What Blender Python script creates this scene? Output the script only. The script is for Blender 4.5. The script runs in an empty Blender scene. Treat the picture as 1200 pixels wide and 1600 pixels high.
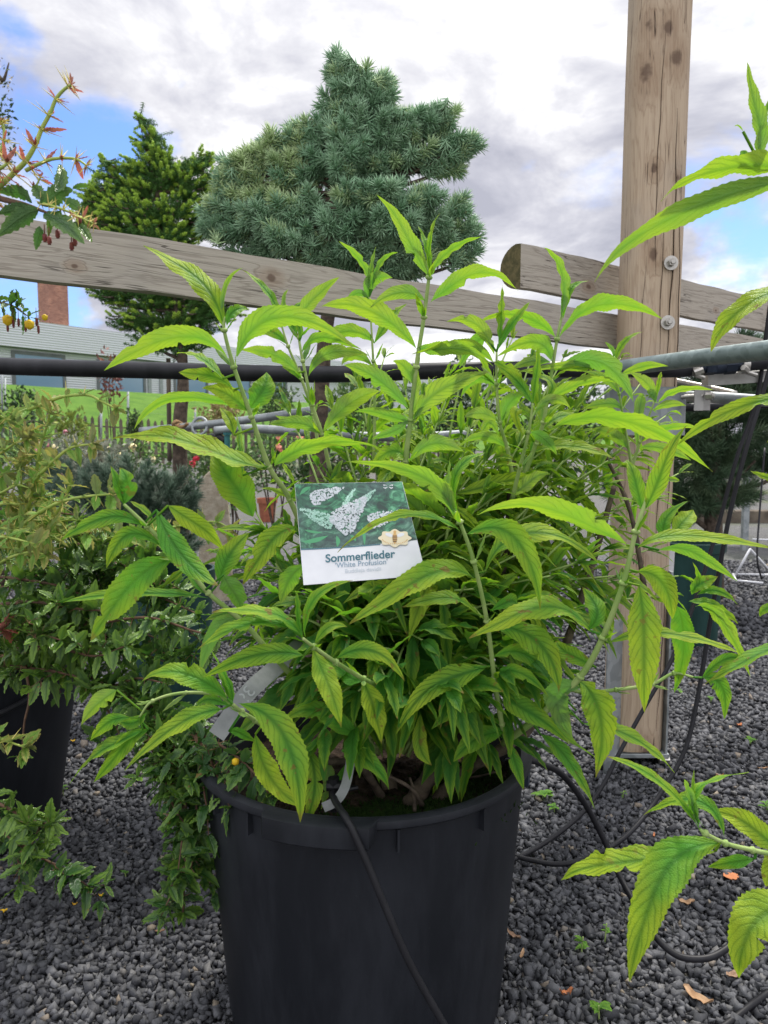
import bpy, math, random
import numpy as np
from mathutils import Vector, Matrix
SC = bpy.context.scene
# ------------------------------------------------------------------ camera
CAM_H = 0.98
PITCH = math.atan(110/1200)
cam_d = bpy.data.cameras.new("camera"); cam = bpy.data.objects.new("camera", cam_d)
SC.collection.objects.link(cam); SC.camera = cam
cam_d.sensor_fit = 'VERTICAL'; cam_d.sensor_height = 32.0; cam_d.lens = 24.0      # 1200 px focal length on 1600 px
cam_d.clip_start = 0.02; cam_d.clip_end = 3000
cam_d.dof.use_dof = True; cam_d.dof.focus_distance = 1.22; cam_d.dof.aperture_fstop = 10.0
cam.location = (0, 0, CAM_H); cam.rotation_euler = (math.pi/2 - PITCH, 0, 0)
CAM = Vector((0, 0, CAM_H))
# ------------------------------------------------------------------ sun, sky, exposure
SUN_EL, SUN_AZ = math.radians(58), math.radians(28)       # azimuth from +Y towards +X
sun_d = bpy.data.lights.new("sun", 'SUN'); sun_d.energy = 3.1; sun_d.angle = math.radians(6); sun_d.color = (1, .955, .88)
sun = bpy.data.objects.new("sun", sun_d); SC.collection.objects.link(sun)
sdir = Vector((math.sin(SUN_AZ)*math.cos(SUN_EL), math.cos(SUN_AZ)*math.cos(SUN_EL), math.sin(SUN_EL)))
sun.rotation_euler = sdir.to_track_quat('Z', 'Y').to_euler()
SC.view_settings.view_transform = 'Standard'; SC.view_settings.look = 'None'
SC.view_settings.exposure = 0.60; SC.view_settings.gamma = 1.0
SC.cycles.use_denoising = True
try: SC.cycles.denoiser = 'OPENIMAGEDENOISE'
except Exception: pass
SC.cycles.max_bounces = 8; SC.cycles.diffuse_bounces = 4; SC.cycles.transmission_bounces = 5; SC.cycles.transparent_max_bounces = 6
SC.cycles.sample_clamp_indirect = 6

def ray(px, py):
    u, v = (px-600)/1200, (py-800)/1200
    s, c = math.sin(PITCH), math.cos(PITCH)
    return Vector((u, c - v*s, -s - v*c))
def PX(px, py, d):                     # point at forward distance d seen at pixel px,py
    r = ray(px, py); return CAM + r*(d/r.y)
def PZ(px, py, z):                     # point at height z
    r = ray(px, py); return CAM + r*((z-CAM_H)/r.z)

# ---- node helper
class NT:
    def __init__(s, tree): s.t = tree; s.n = tree.nodes; s.l = tree.links
    def new(s, typ, ins=None, **kw):
        n = s.n.new(typ)
        for k, v in kw.items(): setattr(n, k, v)
        for k, v in (ins or {}).items(): s.set(n, k, v)
        return n
    def set(s, n, k, v):
        sock = n.inputs[k]
        if isinstance(v, bpy.types.NodeSocket): s.l.new(v, sock)
        elif isinstance(v, bpy.types.Node): s.l.new(v.outputs[0], sock)
        else: sock.default_value = v
    def math(s, op, a, b=None, c=None, clamp=False):
        n = s.n.new('ShaderNodeMath'); n.operation = op; n.use_clamp = clamp
        for i, v in enumerate((a, b, c)):
            if v is not None: s.set(n, i, v)
        return n.outputs[0]
    def vmath(s, op, a, b=None):
        n = s.n.new('ShaderNodeVectorMath'); n.operation = op
        s.set(n, 0, a)
        if b is not None: s.set(n, 1, b)
        return n.outputs[1] if op in ('DOT_PRODUCT', 'LENGTH', 'DISTANCE') else n.outputs[0]
    def mapr(s, v, a, b, c=0., d=1., smooth=True):
        n = s.n.new('ShaderNodeMapRange'); n.interpolation_type = 'SMOOTHSTEP' if smooth else 'LINEAR'
        for i, x in enumerate((v, a, b, c, d)): s.set(n, i, x)
        return n.outputs[0]
    def mix(s, f, a, b, typ='MIX'):
        n = s.n.new('ShaderNodeMix'); n.data_type = 'RGBA'; n.blend_type = typ
        s.set(n, 0, f)
        for i, x in ((6, a), (7, b)):
            if isinstance(x, tuple) and len(x) == 3: x = (*x, 1)
            s.set(n, i, x)
        return n.outputs[2]
    def noise(s, vec, scale, detail=4, rough=.5, dist=0., out=0):
        n = s.n.new('ShaderNodeTexNoise')
        s.set(n, 'Vector', vec); n.inputs['Scale'].default_value = scale; n.inputs['Detail'].default_value = detail
        n.inputs['Roughness'].default_value = rough; n.inputs['Distortion'].default_value = dist
        return n.outputs[out]
    def ramp(s, f, stops):
        n = s.n.new('ShaderNodeValToRGB'); s.set(n, 0, f)
        e = n.color_ramp.elements
        while len(e) < len(stops): e.new(0.5)
        for el, (p, c) in zip(e, stops): el.position = p; el.color = (*c, 1) if len(c) == 3 else c
        return n.outputs[0]

world = bpy.data.worlds.new("World"); SC.world = world; world.use_nodes = True
w = NT(world.node_tree); w.n.clear()
sky = w.new('ShaderNodeTexSky', sky_type='NISHITA', sun_disc=False, sun_elevation=SUN_EL, sun_rotation=SUN_AZ, altitude=200, air_density=1.3, dust_density=.6, ozone_density=1.2)
tc = w.new('ShaderNodeTexCoord').outputs['Generated']
sp = w.new('ShaderNodeSeparateXYZ', {0: tc})
zz = w.math('ADD', w.math('MAXIMUM', sp.outputs[2], 0.0), 0.22)
cvec = w.new('ShaderNodeCombineXYZ', {0: w.math('DIVIDE', sp.outputs[0], zz), 1: w.math('DIVIDE', sp.outputs[1], zz), 2: 3.7}).outputs[0]
n1 = w.noise(cvec, 1.9, 9, .56, .25)
n2 = w.noise(w.vmath('ADD', cvec, (7.3, 2.1, 0)), 2.3, 9, .60, .4)
n3 = w.noise(w.vmath('ADD', cvec, (1.3, 9.1, 4)), .9, 4, .5, .2)
hole = None
tw_ = w.vmath('ADD', tc, w.vmath('MULTIPLY', w.vmath('SUBTRACT', w.noise(tc, 9, 5, .6, 0, 1), (.5, .5, .5)), (.16, .16, .12)))
for (px, py, rad, amt) in ((165, 235, .125, .25), (35, 60, .06, .15), (90, 320, .08, .1), (40, 445, .13, .30), (1150, 400, .10, .27), (265, 118, .035, .2), (830, 275, .04, .12), (105, 455, .05, .1)):
    d = ray(px, py).normalized()
    m = w.mapr(w.vmath('DISTANCE', tw_, tuple(d)), 0, rad, amt, 0)
    hole = m if hole is None else w.math('ADD', hole, m)
cover = w.math('SUBTRACT', w.math('ADD', w.math('MULTIPLY', n1, .8), w.math('MULTIPLY', n3, .35)), hole)
cover = w.mapr(cover, .30, .50)
lum = w.math('ADD', w.math('MULTIPLY', n2, .75), w.math('MULTIPLY', n1, .25))
ccol = w.ramp(lum, [(.39, (.50, .51, .60)), (.465, (.66, .665, .745)), (.53, (.87, .87, .92)), (.61, (1.25, 1.25, 1.26))])
sky_boost = w.mapr(sp.outputs[2], .42, .85, 6.0, 13.0)          # sky overhead brightened to light the scene; sun stands behind thin cloud there
sky_boost = w.math('ADD', sky_boost, w.mapr(sp.outputs[1], -.05, -.8, 0., 3.))  # unseen sky behind the camera brightened as well, to light front faces
CL = w.vmath('MULTIPLY', ccol, w.new('ShaderNodeCombineXYZ', {0: sky_boost, 1: sky_boost, 2: sky_boost}).outputs[0])
skyb = w.vmath('MULTIPLY', sky.outputs[0], (.60, .76, 1.18))
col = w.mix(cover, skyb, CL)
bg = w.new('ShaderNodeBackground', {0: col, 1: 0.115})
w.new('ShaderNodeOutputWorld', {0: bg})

# ------------------------------------------------------------------ helpers
COL = SC.collection
R = random.Random(7)
RN = np.random.default_rng(11)
def tag(o, label=None, cat=None, group=None, kind=None):
    if label: o['label'] = label
    if cat: o['category'] = cat
    if group: o['group'] = group
    if kind: o['kind'] = kind
    return o
def empty(name, loc, label=None, cat=None, group=None):
    o = bpy.data.objects.new(name, None); COL.objects.link(o); o.location = loc; o.empty_display_size = .05
    bpy.context.view_layer.update()
    return tag(o, label, cat, group)
def link(name, me, mats, parent=None, smooth=True):
    for m in (mats if isinstance(mats, (list, tuple)) else [mats]): me.materials.append(m)
    if smooth and len(me.polygons): me.polygons.foreach_set('use_smooth', np.ones(len(me.polygons), dtype=bool))
    o = bpy.data.objects.new(name, me); COL.objects.link(o)
    if parent is not None:
        o.parent = parent
        q = parent; loc = Vector((0, 0, 0))
        while q is not None: loc += q.location; q = q.parent
        o.location = (0, 0, 0)
        if loc.length: me.transform(Matrix.Translation(-loc))
    me.update()
    return o
def npmesh(name, V, F, mats, parent=None, smooth=False, tint=None, mi=None):
    V = np.asarray(V, dtype=np.float32); F = np.asarray(F, dtype=np.int32); k = F.shape[1]
    me = bpy.data.meshes.new(name); me.vertices.add(len(V)); me.vertices.foreach_set('co', V.ravel())
    me.loops.add(F.size); me.loops.foreach_set('vertex_index', F.ravel())
    me.polygons.add(len(F)); me.polygons.foreach_set('loop_start', np.arange(0, F.size, k, dtype=np.int32))
    if mi is not None: me.polygons.foreach_set('material_index', np.asarray(mi, dtype=np.int32))
    me.update(calc_edges=True)
    if tint is not None:
        a = me.attributes.new('tint', 'FLOAT_COLOR', 'POINT')
        t = np.ones((len(V), 4), dtype=np.float32); t[:, :tint.shape[1]] = tint
        a.data.foreach_set('color', t.ravel())
    return link(name, me, mats, parent, smooth)
class MB:
    def __init__(s): s.v = []; s.f = []; s.uv = {}; s.tint = []; s.mi = []; s.hasuv = False
    def vert(s, p, uv=(0, 0), t=(.5, .5, .5)):
        s.v.append(tuple(p)); s.uv[len(s.v)-1] = uv; s.tint.append((t[0], t[1], t[2], 1)); return len(s.v)-1
    def face(s, ids, m=0): s.f.append(tuple(ids)); s.mi.append(m)
    def tube(s, pts, rad, n=8, m=0, cap=True, t=(.5, .5, .5)):
        pts = [Vector(p) for p in pts]; N = len(pts)
        if not isinstance(rad, (list, tuple)): rad = [rad]*N
        T = (pts[1]-pts[0]).normalized(); a = T.orthogonal().normalized(); rings = []
        L = 0
        for i, p in enumerate(pts):
            tt = (pts[min(i+1, N-1)] - pts[max(i-1, 0)]);
            if tt.length < 1e-9: tt = T
            T = tt.normalized(); a = (a - T*a.dot(T)).normalized(); b = T.cross(a)
            if i: L += (pts[i]-pts[i-1]).length
            rings.append([s.vert(p + (a*math.cos(q) + b*math.sin(q))*rad[i], (L, k/n), t) for k, q in enumerate(2*math.pi*k/n for k in range(n))])
        for i in range(N-1):
            for k in range(n): s.face((rings[i][k], rings[i][(k+1) % n], rings[i+1][(k+1) % n], rings[i+1][k]), m)
        if cap: s.face(rings[0][::-1], m); s.face(rings[-1], m)
    def box(s, c, ax, ay, az, m=0, bev=0.0):      # half axes vectors; bevelled edges on the ay/az cross-section
        c, ax, ay, az = map(Vector, (c, ax, ay, az))
        by = 1-bev/max(ay.length, 1e-9); bz = 1-bev/max(az.length, 1e-9)
        prof = [(by, 1), (-by, 1), (-1, bz), (-1, -bz), (-by, -1), (by, -1), (1, -bz), (1, bz)] if bev else [(1, 1), (-1, 1), (-1, -1), (1, -1)]
        r = [[s.vert(c + ax*e + ay*p + az*q) for p, q in prof] for e in (-1, 1)]; n = len(prof)
        for k in range(n): s.face((r[0][k], r[0][(k+1) % n], r[1][(k+1) % n], r[1][k]), m)
        s.face(r[0][::-1], m); s.face(r[1], m)
    def lathe(s, c, prof, n=64, m=0, sx=1):
        c = Vector(c); rings = [[s.vert(c + Vector((r*math.cos(q), r*math.sin(q), z)), (k/n, j)) for k, q in enumerate(2*math.pi*k/n for k in range(n))] for j, (r, z) in enumerate(prof)]
        for j in range(len(prof)-1):
            for k in range(n): s.face((rings[j][k], rings[j][(k+1) % n], rings[j+1][(k+1) % n], rings[j+1][k]), m)
        return rings
    def build(s, name, mats, parent=None, smooth=True, bevel=None):
        me = bpy.data.meshes.new(name); me.from_pydata(s.v, [], s.f); me.update()
        lv = np.zeros(len(me.loops), dtype=np.int32); me.loops.foreach_get('vertex_index', lv)
        uvs = np.array([s.uv[i] for i in range(len(s.v))], dtype=np.float32)[lv]
        me.uv_layers.new(name='UVMap').data.foreach_set('uv', uvs.ravel())
        a = me.attributes.new('tint', 'FLOAT_COLOR', 'POINT'); a.data.foreach_set('color', np.array(s.tint, dtype=np.float32).ravel())
        me.polygons.foreach_set('material_index', np.array(s.mi, dtype=np.int32))
        o = link(name, me, mats, parent, smooth)
        if smooth == 'auto':
            me.polygons.foreach_set('use_smooth', np.ones(len(me.polygons), dtype=bool))
            import bmesh
            bm = bmesh.new(); bm.from_mesh(me)
            for e in bm.edges:
                if len(e.link_faces) == 2 and e.calc_face_angle(0) > math.radians(38): e.smooth = False
            bm.to_mesh(me); bm.free()
        return o
def catmull(P, k=8):
    P = [Vector(p) for p in P]
    if len(P) < 3: return [P[0].lerp(P[-1], i/k) for i in range(k+1)]
    Q = [P[0]*2-P[1]] + P + [P[-1]*2-P[-2]]; out = []
    for i in range(1, len(Q)-2):
        a, b, c, d = Q[i-1:i+3]
        for j in range(k):
            t = j/k; out.append(.5*((2*b) + (c-a)*t + (2*a-5*b+4*c-d)*t*t + (3*b-a-3*c+d)*t**3))
    out.append(P[-1]); return out

# ------------------------------------------------------------------ materials
def mat(name, rough=.6, spec=.4, metal=0.0, base=(.5, .5, .5)):
    m = bpy.data.materials.new(name); m.use_nodes = True; t = NT(m.node_tree); t.n.clear()
    p = t.new('ShaderNodeBsdfPrincipled', {'Base Color': (*base, 1), 'Roughness': rough, 'Metallic': metal, 'Specular IOR Level': spec})
    o = t.new('ShaderNodeOutputMaterial', {0: p.outputs[0]})
    return m, t, p, o
def obj_co(t): return t.new('ShaderNodeTexCoord').outputs['Object']
def bump(t, p, h, strength=.3, dist=.002):
    b = t.new('ShaderNodeBump', {'Strength': strength, 'Distance': dist, 'Height': h}); t.set(p, 'Normal', b.outputs[0])
def noisy(name, c1, c2, scale=20, rough=.6, spec=.4, metal=0., bstr=.2, bdist=.002, detail=5, lo=.35, hi=.65, bscale=None):
    m, t, p, o = mat(name, rough, spec, metal); co = obj_co(t)
    n = t.noise(co, scale, detail, .6)
    t.set(p, 'Base Color', t.mix(t.mapr(n, lo, hi), c1, c2))
    bump(t, p, t.noise(co, bscale or scale*3, 4), bstr, bdist); return m
def leaf_mat(name, young, mature, vein, under, trans, tw=.42, nv=11, rough=.5, spec=.2, ybias=0.0, veinw=.26, glossy_under=None):
    m, t, p, o = mat(name, rough, spec)
    uv = t.new('ShaderNodeUVMap').outputs[0]; s = t.new('ShaderNodeSeparateXYZ', {0: uv})
    u, v = s.outputs[0], s.outputs[1]
    va = t.math('ABSOLUTE', t.math('MULTIPLY', t.math('SUBTRACT', v, .5), 2.0))
    at = t.new('ShaderNodeAttribute', attribute_name='tint'); ts = t.new('ShaderNodeSeparateColor', {0: at.outputs['Color']})
    co = obj_co(t)
    nz = t.noise(co, 60, 3)
    ph = t.math('ADD', t.math('SUBTRACT', t.math('MULTIPLY', u, float(nv)), t.math('MULTIPLY', t.math('POWER', va, 1.25), 2.3)), t.math('MULTIPLY', nz, .8))
    dist = t.math('ABSOLUTE', t.math('SUBTRACT', t.math('FRACT', ph), .5))            # .5 at a vein ... 0 between
    lat = t.mapr(dist, .5-veinw, .49)
    mid = t.mapr(va, .17, .03)
    fine = t.math('MAXIMUM', t.mapr(dist, .44, .49), t.mapr(va, .10, .05))
    big = t.noise(co, 22, 3, .55)
    nfine = t.new('ShaderNodeTexVoronoi', {'Vector': co, 'Scale': 420.0}, feature='DISTANCE_TO_EDGE').outputs[0]
    yel = t.math('ADD', t.math('ADD', t.math('MULTIPLY', ts.outputs[0], .9), t.math('ADD', t.math('MULTIPLY', t.math('SUBTRACT', big, .5), 1.5), t.math('MULTIPLY', t.math('SUBTRACT', t.math('ADD', u, t.math('MULTIPLY', va, .8)), .80), .65))), ybias-.05, clamp=True)
    blade = t.mix(yel, mature, young)
    vm = t.math('MULTIPLY', t.math('MAXIMUM', t.math('MULTIPLY', lat, t.mapr(t.noise(co, 40, 3), .3, .7, .35, 1.)), t.mapr(va, .34, .05)), t.math('ADD', .20, t.math('MULTIPLY', ts.outputs[1], .42)))
    c = t.mix(vm, blade, vein)
    c = t.mix(t.math('MULTIPLY', fine, .30), c, tuple(.6*x for x in vein))
    spot = t.mapr(t.noise(co, 75, 2, .6), .64, .68, 0, .8)
    c = t.mix(t.math('MULTIPLY', spot, t.mapr(ts.outputs[2], .45, .55)), c, (.20, .10, .03))
    tipb = t.math('MULTIPLY', t.mapr(t.math('ADD', u, t.math('MULTIPLY', t.math('SUBTRACT', nz, .5), .06)), .93, .97), t.mapr(ts.outputs[2], .55, .6, 0, .75))
    c = t.mix(tipb, c, (.22, .11, .035))
    geo = t.new('ShaderNodeNewGeometry')
    cu = t.mix(.5, c, under)
    cc = t.mix(geo.outputs['Backfacing'], c, cu)
    t.set(p, 'Base Color', cc)
    rg = t.new('ShaderNodeMix', {0: geo.outputs['Backfacing'], 2: rough, 3: .8}); t.set(p, 'Roughness', rg.outputs[0])
    hgt = t.math('ADD', t.math('MULTIPLY', lat, -.55), t.math('ADD', t.math('MULTIPLY', mid, -1.), t.math('ADD', t.math('MULTIPLY', nfine, 1.1), t.math('MULTIPLY', t.noise(co, 130, 3, .6), 1.2))))
    bump(t, p, hgt, .5, .0018)
    tr = t.new('ShaderNodeBsdfTranslucent', {0: t.mix(vm, t.mix(yel, (trans[0]*.46, trans[1]*.8, trans[2]), trans), (trans[0]*.25, trans[1]*.42, trans[2]*.5))})
    mx = t.new('ShaderNodeMixShader', {0: tw, 1: p.outputs[0], 2: tr.outputs[0]})
    t.set(o, 0, mx.outputs[0]); return m
M = {}
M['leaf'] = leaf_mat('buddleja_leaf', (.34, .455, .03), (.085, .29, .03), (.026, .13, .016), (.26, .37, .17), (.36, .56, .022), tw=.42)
M['leaf_shaded'] = leaf_mat('buddleja_leaf_inner_shaded', (.29, .42, .026), (.036, .145, .02), (.03, .125, .016), (.20, .33, .12), (.35, .55, .018), tw=.42, ybias=-.05)  # inner leaves get a darker green, painting in the shade inside the bush
M['barb'] = leaf_mat('barberry_leaf', (.17, .30, .04), (.028, .088, .02), (.05, .12, .03), (.085, .15, .05), (.20, .36, .03), tw=.22, nv=5, rough=.2, spec=.5, veinw=.12)
M['barb_red'] = leaf_mat('barberry_young_leaf', (.40, .045, .075), (.30, .10, .06), (.25, .12, .05), (.38, .22, .17), (.62, .16, .10), tw=.4, nv=5, rough=.4)
M['barb_bronze'] = leaf_mat('barberry_bronze_leaf', (.36, .30, .10), (.19, .40, .06), (.15, .28, .05), (.42, .33, .24), (.44, .42, .08), tw=.38, nv=5, rough=.3)
M['weed'] = leaf_mat('weed_leaf', (.18, .36, .04), (.09, .24, .04), (.07, .2, .04), (.2, .3, .12), (.35, .55, .05), tw=.4, nv=6)
m, t, p, o = mat('green_stem', .6, .25); co = obj_co(t)
t.set(p, 'Base Color', t.mix(t.mapr(t.noise(co, 30, 3), .35, .7), (.31, .40, .14), (.21, .33, .08))); bump(t, p, t.noise(co, 500, 2), .3, .0006); M['stem'] = m
M['stem_pale'] = noisy('downy_stem_tip', (.36, .47, .24), (.26, .40, .13), 60, .85, .1, bstr=.3, bdist=.0006, bscale=700)
M['bark'] = noisy('brown_bark', (.13, .10, .075), (.06, .047, .037), 40, .9, .15, bstr=.8, bdist=.004, bscale=90)
M['twig'] = noisy('red_brown_twig', (.15, .085, .05), (.085, .05, .032), 60, .7, .3, bstr=.4, bdist=.001)
M['ygstem'] = noisy('yellow_green_stem', (.36, .44, .09), (.26, .36, .07), 30, .5, .4, bstr=.2)
M['thorn_y'] = noisy('yellow_thorn', (.68, .62, .14), (.62, .52, .18), 40, .5, .4)
M['thorn_b'] = noisy('tan_thorn', (.34, .20, .10), (.26, .13, .07), 40, .5, .4)
M['yflower'] = noisy('yellow_petal', (.78, .55, .02), (.70, .42, .02), 60, .5, .3)
M['redbud'] = noisy('dark_red_berry', (.14, .025, .03), (.22, .06, .04), 60, .5, .3)
# black plastics
def plastic(name, c, rough, streak=True):
    m, t, p, o = mat(name, rough, .24); co = obj_co(t)
    n = t.noise(t.vmath('MULTIPLY', co, (1, 1, .25)), 14, 6, .65); d = t.noise(co, 160, 3)
    sc = t.mapr(t.noise(co, 55, 5, .7), .66, .78, 0, .3)
    cc = t.mix(t.mapr(n, .35, .7), c, tuple(x*1.55+.004 for x in c)); cc = t.mix(sc, cc, (.085, .083, .08))
    t.set(p, 'Base Color', cc); t.set(p, 'Roughness', t.math('ADD', rough-.08, t.math('MULTIPLY', n, .2)))
    bump(t, p, d, .12, .0006); return m
M['pot'] = plastic('black_pot_plastic', (.0098, .0112, .0148), .52)
M['hose'] = plastic('black_hose_rubber', (.008, .008, .010), .45)
M['pipe_black'] = plastic('black_pipe_plastic', (.014, .0145, .017), .4)
M['coupling'] = plastic('blue_black_coupling', (.012, .018, .030), .4)
M['pot_green'] = plastic('dark_green_pot_plastic', (.009, .034, .03), .5)
M['soil'] = noisy('dark_soil', (.022, .015, .011), (.05, .035, .025), 45, .95, .1, bstr=1, bdist=.012, bscale=120)
M['moss'] = noisy('moss_green', (.035, .07, .014), (.018, .04, .01), 90, .95, .1, bstr=1, bdist=.006, bscale=300)
def metal(name, c1, c2, rough=.45, mt=.7, scale=40):
    m, t, p, o = mat(name, rough, .5, mt); co = obj_co(t)
    v = t.new('ShaderNodeTexVoronoi', {'Vector': co, 'Scale': float(scale)}).outputs['Color']
    f = t.math('ADD', t.math('MULTIPLY', t.new('ShaderNodeSeparateColor', {0: v}).outputs[0], .5), t.math('MULTIPLY', t.noise(co, 9, 5, .6), .6))
    t.set(p, 'Base Color', t.mix(t.mapr(f, .25, .85), c1, c2)); t.set(p, 'Roughness', t.math('ADD', rough-.1, t.math('MULTIPLY', f, .25)))
    bump(t, p, t.noise(co, 120, 3), .08, .001); return m
M['galv'] = metal('galvanised_steel', (.22, .245, .25), (.34, .365, .37), .5, .5)
M['galv_green'] = metal('weathered_galvanised_pipe', (.17, .22, .21), (.25, .31, .30), .42, .5, 70)
M['steel'] = metal('bright_steel', (.38, .365, .33), (.52, .50, .46), .36, .9, 90)
M['alu'] = metal('dull_aluminium', (.34, .33, .31), (.42, .41, .39), .5, .6, 60)
# timber: grain along local X
def timber(name, light, dark, crack, axis=0, knots=(), sc=1.0, wear=.5):
    m, t, p, o = mat(name, .82, .2); co = obj_co(t)
    k = [9., 9., 9.]; k[axis] = .55; k2 = [60., 60., 60.]; k2[axis] = 1.6
    warp = t.noise(t.vmath('MULTIPLY', co, tuple(4. if i != axis else 1.6 for i in range(3))), 1.0, 3, .5, out=1)
    kd = None; kcol = None
    base_co = t.vmath('ADD', co, t.vmath('MULTIPLY', t.vmath('SUBTRACT', warp, (.5, .5, .5)), tuple(.035 if i != axis else .0 for i in range(3))))
    for (kx, ky, kz, kr) in knots:
        sq = [1., 1., 1.]; sq[axis] = .6
        dv = t.vmath('MULTIPLY', t.vmath('SUBTRACT', co, (kx, ky, kz)), tuple(sq))
        dn = t.math('ADD', t.vmath('LENGTH', dv), t.math('MULTIPLY', t.math('SUBTRACT', t.noise(co, 70, 3), .5), kr*.7))
        inner = t.mapr(dn, kr*.8, kr*.35); halo = t.mapr(dn, kr*2.6, kr*.9)
        kd = inner if kd is None else t.math('MAXIMUM', kd, inner)
        kcol = halo if kcol is None else t.math('MAXIMUM', kcol, halo)
    pos = base_co
    g1 = t.noise(t.vmath('MULTIPLY', pos, tuple(k)), 1.7*sc, 5, .6, .6)
    rings = t.math('FRACT', t.math('MULTIPLY', t.math('ADD', g1, t.math('MULTIPLY', kcol, .10) if kcol is not None else 0.), 11.0))
    rg = t.mapr(t.math('ABSOLUTE', t.math('SUBTRACT', rings, .5)), .28, .5)
    g2 = t.noise(t.vmath('MULTIPLY', co, tuple(k2)), 4.0*sc, 4, .65)
    cr = t.noise(t.vmath('MULTIPLY', pos, tuple(38. if i != axis else .9 for i in range(3))), 1.0*sc, 3, .55, .3)
    crk = t.mapr(t.math('ABSOLUTE', t.math('SUBTRACT', cr, .5)), .010, .0)
    crk = t.math('MULTIPLY', crk, t.mapr(t.noise(co, 7, 2), .47, .55))
    c = t.mix(t.math('MULTIPLY', rg, .55), light, dark)
    c = t.mix(t.math('MULTIPLY', t.mapr(g2, .35, .75), .45), c, dark)
    c = t.mix(t.math('MULTIPLY', t.mapr(t.noise(co, 5, 4, .6), .45, .7), wear), c, (.30, .275, .245))
    if kd is not None:
        c = t.mix(t.math('MULTIPLY', kcol, .4), c, (.24, .15, .09)); c = t.mix(t.math('MULTIPLY', kd, .8), c, (.11, .07, .05))
    c = t.mix(t.math('MULTIPLY', crk, .9), c, crack)
    t.set(p, 'Base Color', c)
    h = t.math('SUBTRACT', t.math('ADD', t.math('MULTIPLY', rg, -.3), t.math('MULTIPLY', g2, .5)), t.math('MULTIPLY', crk, 2.5))
    bump(t, p, h, .6, .002); return m
M['beam'] = timber('grey_weathered_timber', (.415, .375, .315), (.215, .185, .15), (.10, .085, .07), 0, [(.62, -.001, .012, .011), (1.02, 0, -.02, .007), (.30, -.001, -.022, .012), (1.42, 0, .01, .012)], wear=.35)
M['endgrain'] = noisy('green_brown_end_grain', (.13, .11, .055), (.075, .07, .035), 60, .95, .1, bstr=.6)
# ------------------------------------------------------------------ ground, bank
BP = np.array([-14.0, 28.0]); BD = np.array([.594, .804]); BN = np.array([.804, -.594])     # building front line and its outward normal
def sm(x, a, b):
    q = np.clip((x-a)/(b-a), 0, 1); return q*q*(3-2*q)
def height(x, y):
    s = (x-BP[0])*BN[0] + (y-BP[1])*BN[1]
    return 2.92*(1-sm(s, 1.5, 13.5))*.72 + .78*(1-sm(s, 8, 21)) - .0
def sheet(xs, ys, dz=0.0):
    X, Y = np.meshgrid(xs, ys); Z = height(X, Y) + dz
    V = np.stack([X, Y, Z], -1).reshape(-1, 3); nx, ny = len(xs), len(ys)
    i = np.arange(nx*ny).reshape(ny, nx)
    F = np.stack([i[:-1, :-1], i[:-1, 1:], i[1:, 1:], i[1:, :-1]], -1).reshape(-1, 4); return V, F
m, t, p, o = mat('gravel_bed', .9, .25); co = obj_co(t)
v1 = t.new('ShaderNodeTexVoronoi', {'Vector': co, 'Scale': 55.0}); vd = t.new('ShaderNodeTexVoronoi', {'Vector': co, 'Scale': 55.0}, feature='DISTANCE_TO_EDGE').outputs[0]
sc_ = t.new('ShaderNodeSeparateColor', {0: v1.outputs['Color']})
dist_ = t.vmath('LENGTH', co)
far = t.mapr(dist_, 4, 14)
gc = t.ramp(sc_.outputs[0], [(0, (.055, .057, .062)), (.6, (.105, .107, .112)), (.93, (.17, .17, .172)), (1, (.24, .22, .19))])
gc = t.mix(far, gc, (.13, .128, .122))
gc = t.mix(t.math('MULTIPLY', far, t.mapr(t.noise(co, .5, 4), .5, .65)), gc, (.10, .12, .05))
t.set(p, 'Base Color', gc); bump(t, p, t.math('MINIMUM', vd, .25), 1.0, .02); M['gravel_bed'] = m
V, F = sheet(np.concatenate([[-900, -300, -120, -60], np.arange(-40, 41, 1.0), [60, 120, 300, 900]]), np.concatenate([[-60, -10], np.arange(-2, 60, 1.0), [80, 150, 300, 900]]))
tag(npmesh('gravel_ground', V, F, M['gravel_bed'], smooth=True), kind='structure')
# lawn bank
m, t, p, o = mat('lawn', .9, .15); co = obj_co(t)
t.set(p, 'Base Color', t.mix(t.mapr(t.noise(co, 1.4, 6, .7), .35, .65), (.075, .17, .022), (.12, .235, .03))); bump(t, p, t.noise(co, 45, 4, .7), .8, .06); M['lawn'] = m
xs = np.arange(-30, 30, .5); ys = np.arange(14, 62, .5); V, F = sheet(xs, ys, .03)
cen = V[F].mean(1); s_ = (cen[:, 0]-BP[0])*BN[0] + (cen[:, 1]-BP[1])*BN[1]
F = F[(s_ < 12.6) & (s_ > -14)]; tag(npmesh('grass_bank', V, F, M['lawn'], smooth=True), kind='structure')
# loose stones
m, t, p, o = mat('basalt_chippings', .75, .2); co = obj_co(t)
at = t.new('ShaderNodeAttribute', attribute_name='tint'); ts = t.new('ShaderNodeSeparateColor', {0: at.outputs['Color']})
gc = t.ramp(ts.outputs[0], [(0, (.036, .037, .041)), (.45, (.07, .072, .079)), (.9, (.12, .122, .13)), (.98, (.14, .138, .136)), (.993, (.2, .165, .13)), (1, (.27, .23, .17))])
n_ = t.noise(co, 260, 4, .6)
t.set(p, 'Base Color', t.mix(.5, gc, t.vmath('MULTIPLY', gc, t.mix(n_, (.35, .35, .35), (1.65, 1.65, 1.65))))); t.set(p, 'Roughness', t.math('ADD', .5, t.math('MULTIPLY', ts.outputs[1], .35)))
bump(t, p, t.noise(co, 420, 3), .35, .0012); M['stone'] = m
IV = np.array([(x, y, z) for x in (-1, 1) for y in (-1, 1) for z in (-1, 1)], dtype=float)*.72
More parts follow.
